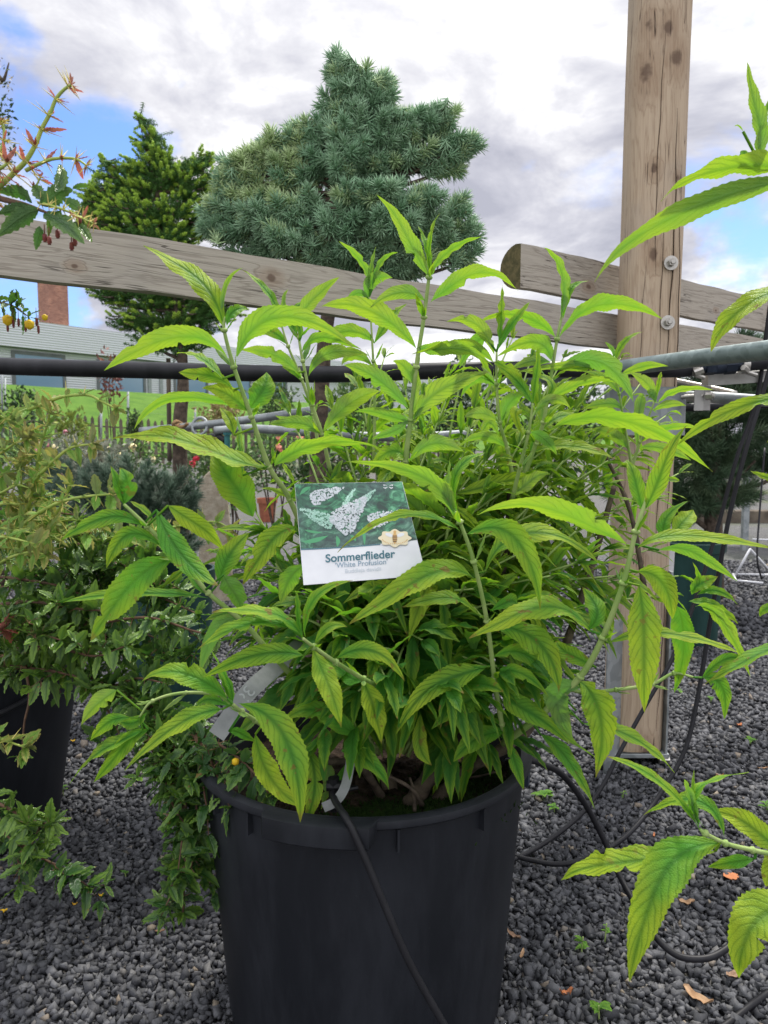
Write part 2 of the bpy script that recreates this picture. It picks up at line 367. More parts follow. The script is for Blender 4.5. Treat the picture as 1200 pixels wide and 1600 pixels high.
IF = np.array([(0, 1, 3), (0, 3, 2), (4, 6, 7), (4, 7, 5), (0, 4, 5), (0, 5, 1), (2, 3, 7), (2, 7, 6), (0, 2, 6), (0, 6, 4), (1, 5, 7), (1, 7, 3)])
def stones(y0, y1, cell, smin, smax):
    xs = np.arange(-.85*y1-.9, .85*y1+.9, cell); ys = np.arange(y0, y1, cell)
    X, Y = np.meshgrid(xs, ys); X = X.ravel(); Y = Y.ravel()
    X = X + RN.uniform(-.5, .5, X.size)*cell; Y = Y + RN.uniform(-.5, .5, Y.size)*cell
    k = (np.abs(X) < .62*Y+.45) & (np.hypot(X+.033, Y-1.29) > .225); X, Y = X[k], Y[k]; n = X.size
    size = RN.uniform(smin, smax, n)*RN.choice([.62, .85, 1.0, 1.18], n)
    A = size[:, None]*np.stack([RN.uniform(.75, 1.25, n), RN.uniform(.55, 1.0, n), RN.uniform(.38, .75, n)], 1)*.5
    q = RN.normal(size=(n, 4)); q[:, 1:3] *= .55; q /= np.linalg.norm(q, axis=1)[:, None]; w_, x_, y_, z_ = q.T
    Rm = np.stack([1-2*(y_*y_+z_*z_), 2*(x_*y_-z_*w_), 2*(x_*z_+y_*w_), 2*(x_*y_+z_*w_), 1-2*(x_*x_+z_*z_), 2*(y_*z_-x_*w_), 2*(x_*z_-y_*w_), 2*(y_*z_+x_*w_), 1-2*(x_*x_+y_*y_)], 1).reshape(n, 3, 3)
    base = IV[None]*(1 + RN.normal(0, .16, (n, 8, 1))) + RN.normal(0, .21, (n, 8, 3))
    P = np.einsum('nij,nkj->nki', Rm, base*A[:, None, :])
    P[:, :, 0] += X[:, None]; P[:, :, 1] += Y[:, None]; P[:, :, 2] += (height(X, Y) + RN.uniform(.000, .012, n)*(smax/.022))[:, None]
    F = IF[None] + (np.arange(n)*8)[:, None, None]
    T = np.repeat(np.stack([RN.random(n), RN.random(n), RN.random(n)], 1), 8, 0)
    return P.reshape(-1, 3), F.reshape(-1, 3), T
pv = []; pf = []; pt = []; off = 0
for a in ((.86, 2.0, .0098, .012, .0215), (2.0, 3.6, .0135, .015, .025), (3.6, 6.2, .028, .026, .042)):
    V, F, T = stones(*a); pv.append(V); pf.append(F+off); pt.append(T); off += len(V)
tag(npmesh('gravel_stones', np.concatenate(pv), np.concatenate(pf), M['stone'], tint=np.concatenate(pt)), 'dark grey basalt gravel chippings covering the ground', 'gravel', kind='stuff')

# ------------------------------------------------------------------ building
def bpt(s, off, z): q = BP + BD*s + BN*off; return Vector((q[0], q[1], z))
m, t, p, o = mat('grey_corrugated_cladding', .55, .4); co = obj_co(t)
zc = t.new('ShaderNodeSeparateXYZ', {0: co}).outputs[2]
wv = t.math('ABSOLUTE', t.math('SUBTRACT', t.math('FRACT', t.math('MULTIPLY', zc, 11.)), .5))
t.set(p, 'Base Color', t.mix(t.mapr(wv, .12, .42), (.46, .47, .52), (.62, .63, .68))); bump(t, p, wv, .8, .05); M['clad'] = m
M['frame_grey'] = noisy('dark_grey_window_frame', (.10, .11, .12), (.13, .14, .15), 3, .5)
m, t, p, o = mat('glass_painted_sky_reflection', .05, .5); co = obj_co(t)
t.set(p, 'Base Color', (.05, .17, .27, 1)); t.set(p, 'Metallic', 0.); p.inputs['Specular IOR Level'].default_value = 1.0; p.inputs['IOR'].default_value = 1.75; bump(t, p, t.noise(co, .4, 2), .05, .05); M['bglass'] = m  # base colour paints in the blue of the reflected sky
bld = empty('commercial_building', bpt(0, 0, 2.8), 'long low grey building clad in ribbed metal with blue windows above the lawn', 'building')
ax, an, uz = Vector((*BD, 0)), Vector((*BN, 0)), Vector((0, 0, 1))
def bbox(name, s0, s1, o0, o1, z0, z1, mt, par=bld):
    b = MB(); b.box(bpt((s0+s1)/2, (o0+o1)/2, (z0+z1)/2), ax*(s1-s0)/2, an*(o1-o0)/2, uz*(z1-z0)/2); return b.build(name, mt, par, smooth=False)
ZB = 2.75; ZT = 5.42
bbox('wall', -9, 44, -9, 0, ZB-.6, ZT-1.02, M['clad'])
bbox('roof_fascia', -9.3, 44.3, -9.3, .28, ZT-1.0, ZT, M['clad'])
bbox('roof_edge', -9.25, 44.25, -9.2, .2, ZT-1.02, ZT-1.0, M['frame_grey'])
def s_at(px):      # distance along the front where that pixel column crosses it
    k = (px-600)/1200/ray(px, 560).y*1.0
    k = ray(px, 560).x/ray(px, 560).y
    return (k*BP[1]-BP[0])/(BD[0]-k*BD[1])
for (a, b_, z0, z1) in ((20, 99, 2.95, 4.25), (152, 224, 2.95, 4.2), (272, 322, 2.95, 4.2), (345, 390, 2.95, 4.2), (428, 446, 2.9, 4.2), (-120, -40, 2.95, 4.25)):
    s0, s1 = s_at(a), s_at(b_)
    wn = MB(); c = bpt((s0+s1)/2, .0, (z0+z1)/2); hw = (s1-s0)/2; hh = (z1-z0)/2; f = .06
    for (cx, cz, lx, lz) in ((-hw, 0, f, hh+f), (hw, 0, f, hh+f), (0, -hh, hw-f, f), (0, hh, hw-f, f)):
        wn.box(c + ax*cx + uz*cz, ax*lx, an*.05, uz*lz)
    wo = wn.build('window', M['frame_grey'], bld, smooth=False)
    pn = MB(); pn.box(c, ax*(hw-f), an*.02, uz*(hh-f)); pn.build('pane', M['bglass'], wo, smooth=False)
# downpipe seams as wall trims
for px in (232, 250): s0 = s_at(px); bbox('corner_trim', s0-.08, s0+.08, .002, .06, ZB-.2, ZT-1.03, M['galv'])
m, t, p, o = mat('brown_brick', .85, .2)
br = t.new('ShaderNodeTexBrick', {'Vector': t.new('ShaderNodeMapping', {'Vector': obj_co(t), 'Rotation': (math.pi/2, 0, 0)}).outputs[0], 'Color1': (.17, .075, .05, 1), 'Color2': (.33, .17, .11, 1), 'Mortar': (.26, .19, .15, 1), 'Scale': 5.0, 'Mortar Size': .012, 'Brick Width': .5, 'Row Height': .2})
t.set(p, 'Base Color', t.mix(t.mapr(t.noise(obj_co(t), 1.5, 5), .4, .6, 0, .5), br.outputs[0], (.16, .085, .065))); M['brick'] = m
c0 = PX(83, 470, 37); top = PX(83, 435, 37).z
ch = empty('brick_chimney', (c0.x, c0.y, 3.5), 'square brown brick chimney standing behind the grey roof', 'chimney')
b = MB(); b.box((c0.x, c0.y, (3.5+top-.12)/2), ax*.48, an*.48, uz*(top-.12-3.5)/2); b.build('stack', M['brick'], ch, smooth=False)
b = MB(); b.box((c0.x, c0.y, top-.06), ax*.53, an*.53, uz*.06); b.build('cap', M['twig'], ch, smooth=False)
# picket fence along the bank foot
M['picket'] = noisy('weathered_picket_wood', (.16, .135, .105), (.09, .075, .06), 6, .9, .1)
FD = Vector((BD[0]*.5+.62, BD[1]*.5, 0)).normalized(); f0 = PX(20, 680, 16.0)
pk = empty('picket_fence', (f0.x, f0.y, height(f0.x, f0.y)), 'weathered brown picket fence running below the green bank', 'fence')
FN = Vector((-FD.y, FD.x, 0)); rail = MB()
for k in range(80):
    q = f0 + FD*(k*.145-1.2); z = float(height(q.x, q.y)); b = MB()
    h = 1.0 + R.uniform(-.03, .03); c = Vector((q.x, q.y, z))
    for lvl in range(1):
        a = [c + FD*dx + FN*dy + uz*dz for dy in (-.012, .012) for (dx, dz) in ((-.034, 0), (.034, 0), (.034, h-.06), (0, h), (-.034, h-.06))]
    ids = [b.vert(v) for v in a]; b.face(ids[:5]); b.face(ids[9:4:-1])
    for i in range(5): b.face((ids[i], ids[i+5], ids[(i+1) % 5+5], ids[(i+1) % 5]))
    b.build('picket', M['picket'], pk, smooth=False)
for zr in (.25, .78):
    pts = [];
    for k in range(0, 81, 8):
        q = f0 + FD*(k*.145-1.2); pts.append(Vector((q.x, q.y, float(height(q.x, q.y))+zr)) + FN*.035)
    b = MB(); b.tube(pts, .022, 4); b.build('rail', M['picket'], pk, smooth=False)
# wire-fence posts on the lawn
wf = PX(158, 690, 14.5)
wfe = empty('wire_fence', (wf.x, wf.y, 0), 'thin galvanised posts of a wire fence standing on the lawn', 'fence')
for (px, pt_, pb, d) in ((3, 560, 690, 13.2), (158, 640, 700, 13.8), (200, 612, 690, 15.5), (305, 636, 690, 17), (8, 590, 690, 18)):
    a, c = PX(px, pt_, d), PX(px, pb, d); b = MB(); b.tube([c, a], .022, 8); b.build('post', M['galv'], wfe)
a, c = PX(3, 640, 13.2), PX(158, 662, 13.8)
b = MB(); b.tube([a, c, PX(200, 640, 15.5), PX(305, 655, 17)], .002, 4); b.build('wire', M['galv'], wfe)

# ------------------------------------------------------------------ timber rails and post
PD = 2.30                                             # post distance
def on_height(px, py, z): return PZ(px, py, z)
def half_log(name, A, B, hh, label, lbl_cat='beam', depth=.075):
    A, B = Vector(A), Vector(B); L = (B-A).length; X = (B-A).normalized(); Y = Vector((-X.y, X.x, 0)).normalized(); Z = X.cross(Y)
    mb = MB(); n = 14; prof = [(-.002*math.cos(i), hh*(1-2*i/7)) for i in range(8)]      # flat sawn face towards -Y
    prof = [(0, hh*.94*(1-2*i/7)) for i in range(8)] + [(depth*math.sin(math.pi*k/n)+.003, -hh*math.cos(math.pi*k/n)) for k in range(1, n)]
    ns = 40; rings = []
    for i in range(ns+1):
        wob = .0016*math.sin(i*1.7)+.0012*math.sin(i*.63)
        rings.append([mb.vert((L*i/ns, y, z + wob)) for y, z in prof])
    m_ = len(prof)
    for i in range(ns):
        for k in range(m_): mb.face((rings[i][k], rings[i+1][k], rings[i+1][(k+1) % m_], rings[i][(k+1) % m_]), 0)
    mb.face(rings[0][::-1], 1); mb.face(rings[-1], 1)
    ob = mb.build(name, [M['beam'], M['endgrain']], None, smooth='auto')
    ob.matrix_world = Matrix((( X.x, Y.x, Z.x, A.x), (X.y, Y.y, Z.y, A.y), (X.z, Y.z, Z.z, A.z), (0, 0, 0, 1)))
    tag(ob, label, lbl_cat); return ob
BF = PD + .085
B1 = PX(965, 490, BF); A1 = PZ(0, 331, B1.z); hh1 = (PX(965, 490, BF).z - PX(965, 546, BF).z)/2
d1 = (B1-A1).normalized()
half_log('timber_rail', A1 - d1*.9 - Vector((0, 0, hh1)), B1 + d1*1.3 - Vector((0, 0, hh1)), hh1, 'long grey half-round timber rail running across the whole picture, the lower of two')
B2 = PX(965, 404, BF); A2 = PZ(814, 378, B2.z); hh2 = (B2.z - PX(965, 471, BF).z)/2
half_log('timber_rail', A2 - Vector((0, 0, hh2)), A2 + d1*2.6 - Vector((0, 0, hh2)), hh2, 'upper grey half-round timber rail with a rounded cut end left of the post')
# post
pc = PX(986, 1188, PD); top_z = 2.75
lean = PX(1031, 0, PD); PW = .080
pbase = Vector((pc.x, PD, 0.055)); ptop = Vector((lean.x, PD, lean.z)); pdir = (ptop-pbase); pdir /= pdir.z
knots = [(-.012, -.083, 1.66, .008), (.03, -.08, 1.655, .008), (.046, -.07, 1.585, .010), (-.018, -.083, 1.545, .013), (.004, -.084, 1.31, .0045), (.005, -.084, 1.10, .008), (-.02, -.083, .99, .005), (.028, -.08, .118, .010), (-.02, -.083, .47, .008), (.03, -.08, .75, .006), (-.03, -.08, .30, .009)]
M['post'] = timber('warm_pine_post', (.47, .37, .265), (.30, .215, .145), (.05, .032, .022), 2, [(*(PX(a, b_, PD-PW)-Vector((pbase.x, pbase.y, 0))), r_*PD/1200) for a, b_, r_ in ((1014, 37, 10), (1045, 43, 10), (1058, 90, 12), (1008, 110, 16), (1022, 262, 7), (1060, 278, 5), (1021, 397, 10), (1011, 1177, 11), (1003, 880, 6))], sc=1.0, wear=.3)
post = empty('timber_post', (pbase.x, pbase.y, 0), 'tall round-edged pine post with knots, cracks and two bolts, held in a steel foot', 'post')
mb = MB(); n = 40; rings = []
for i in range(60):
    z = .055 + (top_z-.055)*i/59; c = pbase + pdir*(z-.055)
    k_ = []
    for j in range(n):
        q = 2*math.pi*j/n; e = 2/3.3
        x = PW*math.copysign(abs(math.cos(q))**e, math.cos(q)); y = PW*math.copysign(abs(math.sin(q))**e, math.sin(q))
        r_ = 1 + .008*math.sin(3*q+z*2.1) + .006*math.sin(z*9+q)
        k_.append(mb.vert(c + Vector((x*r_, y*r_, 0))))
    rings.append(k_)
for i in range(59):
    for j in range(n): mb.face((rings[i][j], rings[i][(j+1) % n], rings[i+1][(j+1) % n], rings[i+1][j]))
mb.face(rings[0][::-1]); mb.face(rings[-1]); mb.build('shaft', M['post'], post, smooth='auto')
# long drying cracks let into the face
cr = MB()
M['crack'] = noisy('dark_crack', (.03, .02, .014), (.055, .035, .022), 40, .95, .05)
for (x0, z0, z1, wd) in ((.035, 1.12, 1.9, .0022), (-.012, 1.45, 2.1, .0016), (.058, .62, 1.75, .002), (.012, 1.2, 1.66, .0012), (.05, .12, .62, .0016), (-.04, 1.05, 1.5, .001), (.02, .66, 1.06, .0014)):
    pts = []
    for i in range(22):
        f = i/21; z = z0+(z1-z0)*f; c = pbase+pdir*(z-.055)
        pts.append(c + Vector((x0 + .004*math.sin(z*7+x0*90)+.0015*math.sin(z*31), -PW*1.0+.0005 + (.004 if abs(x0) > .055 else 0), 0)))
    cr.tube(pts, [wd*math.sin(math.pi*(.03+.94*i/21))*.75+.0001 for i in range(22)], 4)
cr.build('crack', M['crack'], post)
def bolt(px, py, par, r=.02, d=PD-PW-.004):
    c = PX(px, py, d); mb = MB(); Y = Vector((0, -1, 0))
    mb.tube([c, c+Y*.004], r, 24); mb.tube([c+Y*.004, c+Y*.018], r*.55, 6); mb.tube([c+Y*.018, c+Y*.022], [r*.42, r*.3], 12); return mb.build('bolt', M['steel'], par, smooth='auto')
bolt(1048, 411, post); bolt(1043, 504, post)
# galvanised foot: base plate and two upright plates beside the post
ft = empty('post_foot', (pbase.x, pbase.y, 0), 'galvanised steel U-shaped foot bolted to both sides of the post base', 'post foot')
mb = MB()
lx0, lx1 = PX(941, 1100, PD-PW).x, PX(977, 1100, PD-PW).x
mb.box(((lx0+lx1)/2, PD-PW-.006, .22), ((lx1-lx0)/2, .028, 0), (-.0012, .0022, 0), (0, 0, .24)); mb.build('plate', M['galv'], ft, smooth=False)
mb = MB(); rx = PX(1036, 1100, PD-.04).x
mb.box((rx, PD-.03, .30), (.0028, 0, 0), (0, .05, 0), (0, 0, .30)); mb.build('plate', M['galv'], ft, smooth=False)
mb = MB(); mb.box((pbase.x, PD, .045), (.085, 0, 0), (0, .085, 0), (0, 0, .006), bev=.001); mb.build('base_plate', M['galv'], ft, smooth=False)
mb = MB(); c = Vector((rx-.02, PD-.075, .03)); mb.tube([c, c+Vector((.03, 0, .0))], .012, 6); mb.build('bolt', M['steel'], ft, smooth=False)
# white paper slip on the back pot is placed further down

# ------------------------------------------------------------------ pipes
def tube_obj(name, pts, r, mt, label=None, cat=None, par=None, k=8, n=12, group=None):
    mb = MB(); mb.tube(catmull(pts, k), r, n); o = mb.build(name, mt, par)
    return tag(o, label, cat, group)
tube_obj('galvanised_pipe', [PX(1420, 520, 1.28), PX(1200, 547, 1.60), PX(1080, 561, 1.84), PX(960, 576, 2.06), PX(880, 585, 2.25), PX(800, 594, 2.5)], .0205, M['galv_green'], 'thick greenish galvanised steel pipe crossing in front of the post', 'pipe', n=24)
bp = empty('water_pipe', PX(600, 585, 2.3), 'long black plastic water pipe with a screw coupling, level behind the bush', 'water pipe')
tube_obj('pipe', [PX(-260, 560, 2.0), PX(0, 572, 2.05), PX(250, 579, 2.1), PX(500, 585, 2.12), PX(700, 579, 2.12), PX(900, 577, 2.12), PX(1050, 577, 2.13), PX(1085, 575, 2.13)], .0225, M['pipe_black'], par=bp, n=20)
tube_obj('pipe', [PX(1160, 569, 2.13), PX(1200, 565, 2.13), PX(1330, 558, 2.12)], .0205, M['pipe_black'], par=bp, n=20)
mb = MB()
for (a, b_, r, nn) in ((1083, 1102, .0165, 20), (1101, 1116, .023, 6), (1116, 1131, .0215, 24), (1131, 1148, .024, 8), (1148, 1164, .0175, 20)):
    mb.tube([PX(a, 575-(a-1083)*.07, 2.13), PX(b_, 575-(b_-1083)*.07, 2.13)], r, nn)
mb.build('coupling', M['coupling'], bp, smooth='auto')
for (px, py, sx) in ((1083, 574, -1), (1162, 570, 1)):
    mb = MB(); mb.tube([PX(px-5, py, 2.13), PX(px+5, py, 2.13)], .0245, 24)
    c = PX(px, py, 2.13) + Vector((sx*.002, -.024, -.018)); mb.tube([c+Vector((-.002, 0, 0)), c+Vector((-.018*sx, -.008, .008))], .009, 6)
    mb.tube([c+Vector((.0, .004, -.004)), c+Vector((.025*abs(sx), .003, -.012))], .006, 8); mb.build('hose_clamp', M['steel'], bp, smooth='auto')
# bracket plate wrapped round the post and the rods it holds
br_ = empty('pipe_clamp', PX(1000, 640, PD-.1), 'pale galvanised plate wrapped round the post to hold pipes', 'clamp')
zt, zb = PX(1000, 604, PD-.1).z, PX(1000, 680, PD-.1).z; mb = MB(); prof = []
for k in range(17):
    q = math.pi*(1+k/16); e = 2/4.2
    prof.append((math.copysign(abs(math.cos(q))**e, math.cos(q)), math.copysign(abs(math.sin(q))**e, math.sin(q))))
cx = pbase.x + pdir.x*(zt-.1)-.008
ro = [[mb.vert((cx + x*(.108+dr), PD + y*(.090+dr), z)) for x, y in prof] for dr in (0, .004) for z in (zb, zt)]
for k in range(16):
    mb.face((ro[2][k], ro[2][k+1], ro[3][k+1], ro[3][k])); mb.face((ro[0][k+1], ro[0][k], ro[1][k], ro[1][k+1]))
    mb.face((ro[1][k], ro[3][k], ro[3][k+1], ro[1][k+1])); mb.face((ro[0][k], ro[0][k+1], ro[2][k+1], ro[2][k]))
mb.face((ro[0][0], ro[2][0], ro[3][0], ro[1][0])); mb.face((ro[0][16], ro[1][16], ro[3][16], ro[2][16]))
mb.build('plate', M['galv'], br_, smooth='auto')
tube_obj('rod', [PX(1045, 622, PD-.06), PX(1100, 618, PD-.12)], .0065, M['steel'], par=br_)
tube_obj('galvanised_pipe', [PX(1020, 617, PD+.15), PX(1115, 621, PD-.02), PX(1190, 626, PD-.06), PX(1212, 627, PD-.06)], .0165, M['galv'], 'pale galvanised pipe at the right edge, below the metal channel', 'pipe', n=20)
tube_obj('galvanised_pipe', [PX(900, 640, PD+.3), PX(1060, 637, PD+.12), PX(1160, 633, PD+.1), PX(1260, 628, PD+.1)], .013, M['pipe_black'], 'thin dark pipe under the pale pipe beside the clamp', 'pipe', n=16)
tube_obj('steel_rod', [PX(1030, 590, PD+.22), PX(1100, 604, PD+.1), PX(1150, 615, PD+.02)], .0085, M['steel'], 'slanting bright steel rod behind the angle bracket', 'rod', n=14)
mb = MB(); c = PX(1165, 589, 2.2)
dx = (PX(1300, 580, 2.16)-PX(1100, 594, 2.2)); c = PX(1200, 587, 2.18)
mb.box(c, dx*.5, (0, .022, 0), (0, 0, .0155), bev=.002); mb.box(c+Vector((0, -.0215, -.012)), dx*.498, (0, .002, 0), (0, 0, .006)); tag(mb.build('metal_channel', M['alu'], smooth=False), 'flat grey aluminium channel under the pipe coupling', 'metal channel')
ab = empty('angle_bracket', PX(1098, 622, PD-.12), 'small steel angle bracket with one hex bolt, beside the clamp', 'bracket')
mb = MB(); c = PX(1092, 622, PD-.12); mb.box(c, (.013, 0, 0), (0, .002, 0), (0, 0, .035)); c2 = PX(1105, 622, PD-.115); mb.box(c2 + Vector((.0, .006, 0)), (.0125, .006, 0), (-.001, .002, 0), (0, 0, .034)); mb.build('plate', M['alu'], ab, smooth=False)
mb = MB(); c = PX(1107, 619, PD-.13); mb.tube([c+Vector((-.006, .004, 0)), c+Vector((.009, -.006, 0))], .011, 6); mb.tube([c+Vector((.009, -.006, 0)), c+Vector((.014, -.009, 0))], .007, 10); mb.build('bolt', M['steel'], ab, smooth='auto')
# left tie rail with eye bolt
g1 = tube_obj('galvanised_pipe', [PX(219, 674, 3.60), PX(300, 666, 3.575), PX(355, 660, 3.56), PX(430, 650, 3.5), PX(560, 630, 3.2)], .0185, M['galv'], 'galvanised tie rail with its cut end showing, lashed to the tree trunk', 'pipe', n=18)
tube_obj('galvanised_pipe', [PX(335, 673, 3.0), PX(400, 670, 3.0), PX(540, 680, 2.9), PX(640, 683, 2.9), PX(760, 676, 2.9)], .0165, M['galv'], 'second galvanised tie rail half hidden behind the bush', 'pipe', n=18)
def ring(name, px, py, d, r, th, label):
    c = PX(px, py, d); mb = MB(); pts = [c + Vector((r*math.cos(q)*.85, r*math.sin(q)*.45, r*math.sin(q))) for q in np.linspace(0, 2*math.pi, 25)]
    mb.tube(pts, th, 8); mb.tube([c+Vector((0, 0, -r)), c+Vector((0.02, 0, -r-.03))], th, 8)
    return tag(mb.build(name, M['galv'], smooth=True), label, 'eye bolt')
ring('eye_bolt', 312, 666, 3.56, .040, .0075, 'galvanised eye bolt ringed round the lashed tie rail')
ring('eye_bolt', 632, 676, 2.86, .026, .006, 'pale eye bolt on the rail hidden behind the bush')
tube_obj('hose_stub', [PX(330, 682, 3.05), PX(342, 683, 3.0), PX(352, 690, 2.98)], .013, M['hose'], 'short black hose stub ending at the teal tap', 'hose', n=12)
M['teal'] = noisy('teal_plastic', (.02, .13, .13), (.03, .17, .16), 30, .5)
mb = MB(); c = PX(355, 688, 2.97); mb.tube([c+Vector((0, 0, .02)), c-Vector((0, 0, .05))], .011, 12); mb.tube([c+Vector((0, 0, .02)), c+Vector((0, 0, .03))], .015, 8); tag(mb.build('tap', M['teal'], smooth='auto'), 'small teal plastic tap beside the tie rail', 'tap')
# ------------------------------------------------------------------ big pot
PC = Vector((-.033, 1.29, 0)); RIMZ = .46
pot = empty('plant_pot', PC, 'large black plastic plant pot in the foreground holding the butterfly bush', 'plant pot')
mb = MB()
prof = [(.205, .004), (.228, .006), (.2365, .018), (.239, .034), (.271, .425), (.272, .447), (.2745, .4475), (.281, .448), (.2845, .451), (.285, .456), (.2835, .461), (.279, .463), (.272, .4635), (.2665, .461), (.2635, .45), (.236, .06), (.2, .05)]
mb.lathe(PC, prof, 128); mb.build('body', M['pot'], pot, smooth='auto')
mb = MB()      # grip lip under the rim towards the camera
a0, a1 = math.radians(240), math.radians(276)
n = 40; rows = []
lp = [(.272, .4625), (.297, .4655), (.3035, .463), (.305, .455), (.3045, .446), (.300, .4425), (.276, .4445)]
for k in range(n+1):
    q = a0 + (a1-a0)*k/n; e = min(1, min(k, n-k)/4.0); e = e*e*(3-2*e); rows.append([])
    for r, z in lp:
        r2 = .277 + (r-.277)*e if r > .277 else r; z2 = .4635 + (z-.4635)*(e*.9+.1) - (.012*e if z < .455 else 0)
        rows[-1].append(mb.vert(PC + Vector((r2*math.cos(q), r2*math.sin(q), z2))))
for k in range(n):
    for j in range(len(lp)-1): mb.face((rows[k][j+1], rows[k][j], rows[k+1][j], rows[k+1][j+1]))
mb.face(rows[0]); mb.face(rows[-1][::-1]); mb.build('grip_lip', M['pot'], pot, smooth='auto')
for deg in (234, 281, 310, 216, 200, 352):
    q = math.radians(deg); mb = MB(); c = PC + Vector((.2745*math.cos(q), .2745*math.sin(q), .430)); rd = Vector((math.cos(q), math.sin(q), 0)); tg = Vector((-math.sin(q), math.cos(q), 0))
    mb.box(c, rd*.006, tg*.0018, (0, 0, .0165)); mb.build('rib', M['pot'], pot, smooth=False)
mb = MB(); q = math.radians(341); c = PC + Vector((.277*math.cos(q), .277*math.sin(q), .437)); mb.box(c, Vector((math.cos(q), math.sin(q), 0))*.006, Vector((-math.sin(q), math.cos(q), 0))*.011, (0, 0, .011), bev=.002); mb.build('handle_hole_cover', M['coupling'], pot, smooth=False)
# soil and moss
nr, na = 26, 72; V = [(PC.x, PC.y, .41)]; F = []
for i in range(1, nr+1):
    for k in range(na):
        r = .262*i/nr; q = 2*math.pi*k/na; V.append((PC.x+r*math.cos(q), PC.y+r*math.sin(q), .415 - .02*(i/nr)**2 + RN.normal(0, .0035)))
V = np.array(V); F = [(0, 1+k, 1+(k+1) % na, 1+(k+1) % na) for k in range(na)]
mb = MB()
for v in V: mb.vert(v)
for k in range(na): mb.face((0, 1+k, 1+(k+1) % na))
for i in range(nr-1):
    for k in range(na): a = 1+i*na; mb.face((a+k, a+na+k, a+na+(k+1) % na, a+(k+1) % na))
mb.build('soil', M['soil'], pot)
def tufts(n, cfun, ln, r, up=.8):
    P = np.array([cfun() for _ in range(n)]); D = RN.normal(size=(n, 3)); D[:, 2] = np.abs(D[:, 2])+up; D /= np.linalg.norm(D, axis=1)[:, None]
    return P, D, RN.uniform(.6, 1.2, n)*ln, np.full(n, r)
def needles(P, D, L, r):          # three-sided tapering needles
    n = len(P); a = np.cross(D, RN.normal(size=(n, 3))); a /= np.linalg.norm(a, axis=1)[:, None]+1e-9; b = np.cross(D, a); r = np.asarray(r)[:, None]
    ring = [P + r*(a*math.cos(q) + b*math.sin(q)) for q in (0, 2.094, 4.189)]
    mid = [P + D*(np.asarray(L)*.6)[:, None] + .85*r*(a*math.cos(q) + b*math.sin(q)) for q in (0, 2.094, 4.189)]
    tip = P + D*np.asarray(L)[:, None]
    V = np.stack(ring + mid + [tip], 1).reshape(-1, 3)
    f = np.array([(0, 1, 4), (0, 4, 3), (1, 2, 5), (1, 5, 4), (2, 0, 3), (2, 3, 5), (3, 4, 6), (4, 5, 6), (5, 3, 6)])
    F = f[None] + (np.arange(n)*7)[:, None, None]; return V, F.reshape(-1, 3)
def moss_pt():
    q, r = R.uniform(-2.4, .5), .25*math.sqrt(R.random()); c = [(.02, -.16, .07), (.12, -.1, .08), (.16, -.02, .06)][R.randrange(3)]
    return (PC.x+c[0]+R.gauss(0, c[2]*.6), PC.y+c[1]+R.gauss(0, c[2]*.45), .408)
P, D, L, r = tufts(5200, moss_pt, .009, .0011); V, F = needles(P, D, L, r)
mo = npmesh('moss', V, F, M['moss'], pot); mo['kind'] = 'stuff'
# ------------------------------------------------------------------ hoses
HR = .0062
tube_obj('drip_hose', [PX(525, 1215, 1.12), PX(521, 1243, 1.06), PX(530, 1262, 1.022), PX(545, 1285, .99), PX(572, 1345, .975), PX(605, 1425, .965), PX(640, 1505, .96), PX(690, 1595, .955), PX(730, 1660, .95), PX(790, 1760, .96)], .0050, M['hose'], 'black drip hose hanging over the front lip of the big pot', 'hose', n=16)
mb = MB(); c = PX(521, 1236, 1.075); mb.tube([c+Vector((0, 0, -.03)), c+Vector((0, 0, .02))], [.006, .008], 8); mb.tube([c+Vector((0, 0, -.002)), c+Vector((.035, .01, .001))], .0035, 8); mb.tube([c+Vector((-.01, 0, .008)), c+Vector((.012, 0, .008))], .008, 8)
tag(mb.build('drip_emitter', M['hose'], smooth='auto'), 'black drip emitter stuck in the soil at the end of the front hose', 'drip emitter')
tube_obj('drip_hose', [PX(790, 1190, 1.30), PX(822, 1187, 1.29), PX(850, 1195, 1.30), PX(880, 1212, 1.33), PX(915, 1258, 1.36), PX(945, 1315, 1.36), PX(965, 1362, 1.34), PX(985, 1400, 1.30), PX(1020, 1458, 1.235), PX(1050, 1488, 1.205), PX(1078, 1498, 1.195), PX(1115, 1494, 1.20), PX(1150, 1468, 1.235), PX(1180, 1420, 1.29), PX(1200, 1380, 1.35), PX(1250, 1300, 1.5)], .0056, M['hose'], 'black hose arching out of the right side of the big pot onto the gravel', 'hose', n=14)
tube_obj('drip_hose', [PX(1260, 300, 2.0), PX(1225, 480, 2.0), PX(1200, 585, 2.0), PX(1166, 700, 1.98), PX(1141, 800, 1.97), PX(1122, 900, 1.96), PX(1105, 1000, 1.95), PX(1090, 1090, 1.92), PX(1070, 1172, 1.88), PX(1030, 1243, 1.82), PX(985, 1300, 1.73), PX(935, 1334, 1.665), PX(880, 1350, 1.645), PX(830, 1344, 1.655), PX(780, 1330, 1.68)], .0058, M['hose'], 'black hose dropping from the top right and looping low across the gravel', 'hose', n=14)
tube_obj('drip_hose', [PX(1230, 280, 2.15), PX(1200, 500, 2.15), PX(1183, 620, 2.15), PX(1150, 720, 2.14), PX(1117, 840, 2.12), PX(1082, 950, 2.08), PX(1050, 1030, 2.03), PX(1010, 1100, 1.98), PX(970, 1172, 1.92), PX(940, 1230, 1.87), PX(905, 1275, 1.80), PX(850, 1318, 1.71), PX(795, 1347, 1.65)], .0056, M['hose'], 'second black hose, passing in front of the post foot and behind the looping hose', 'hose', n=14)
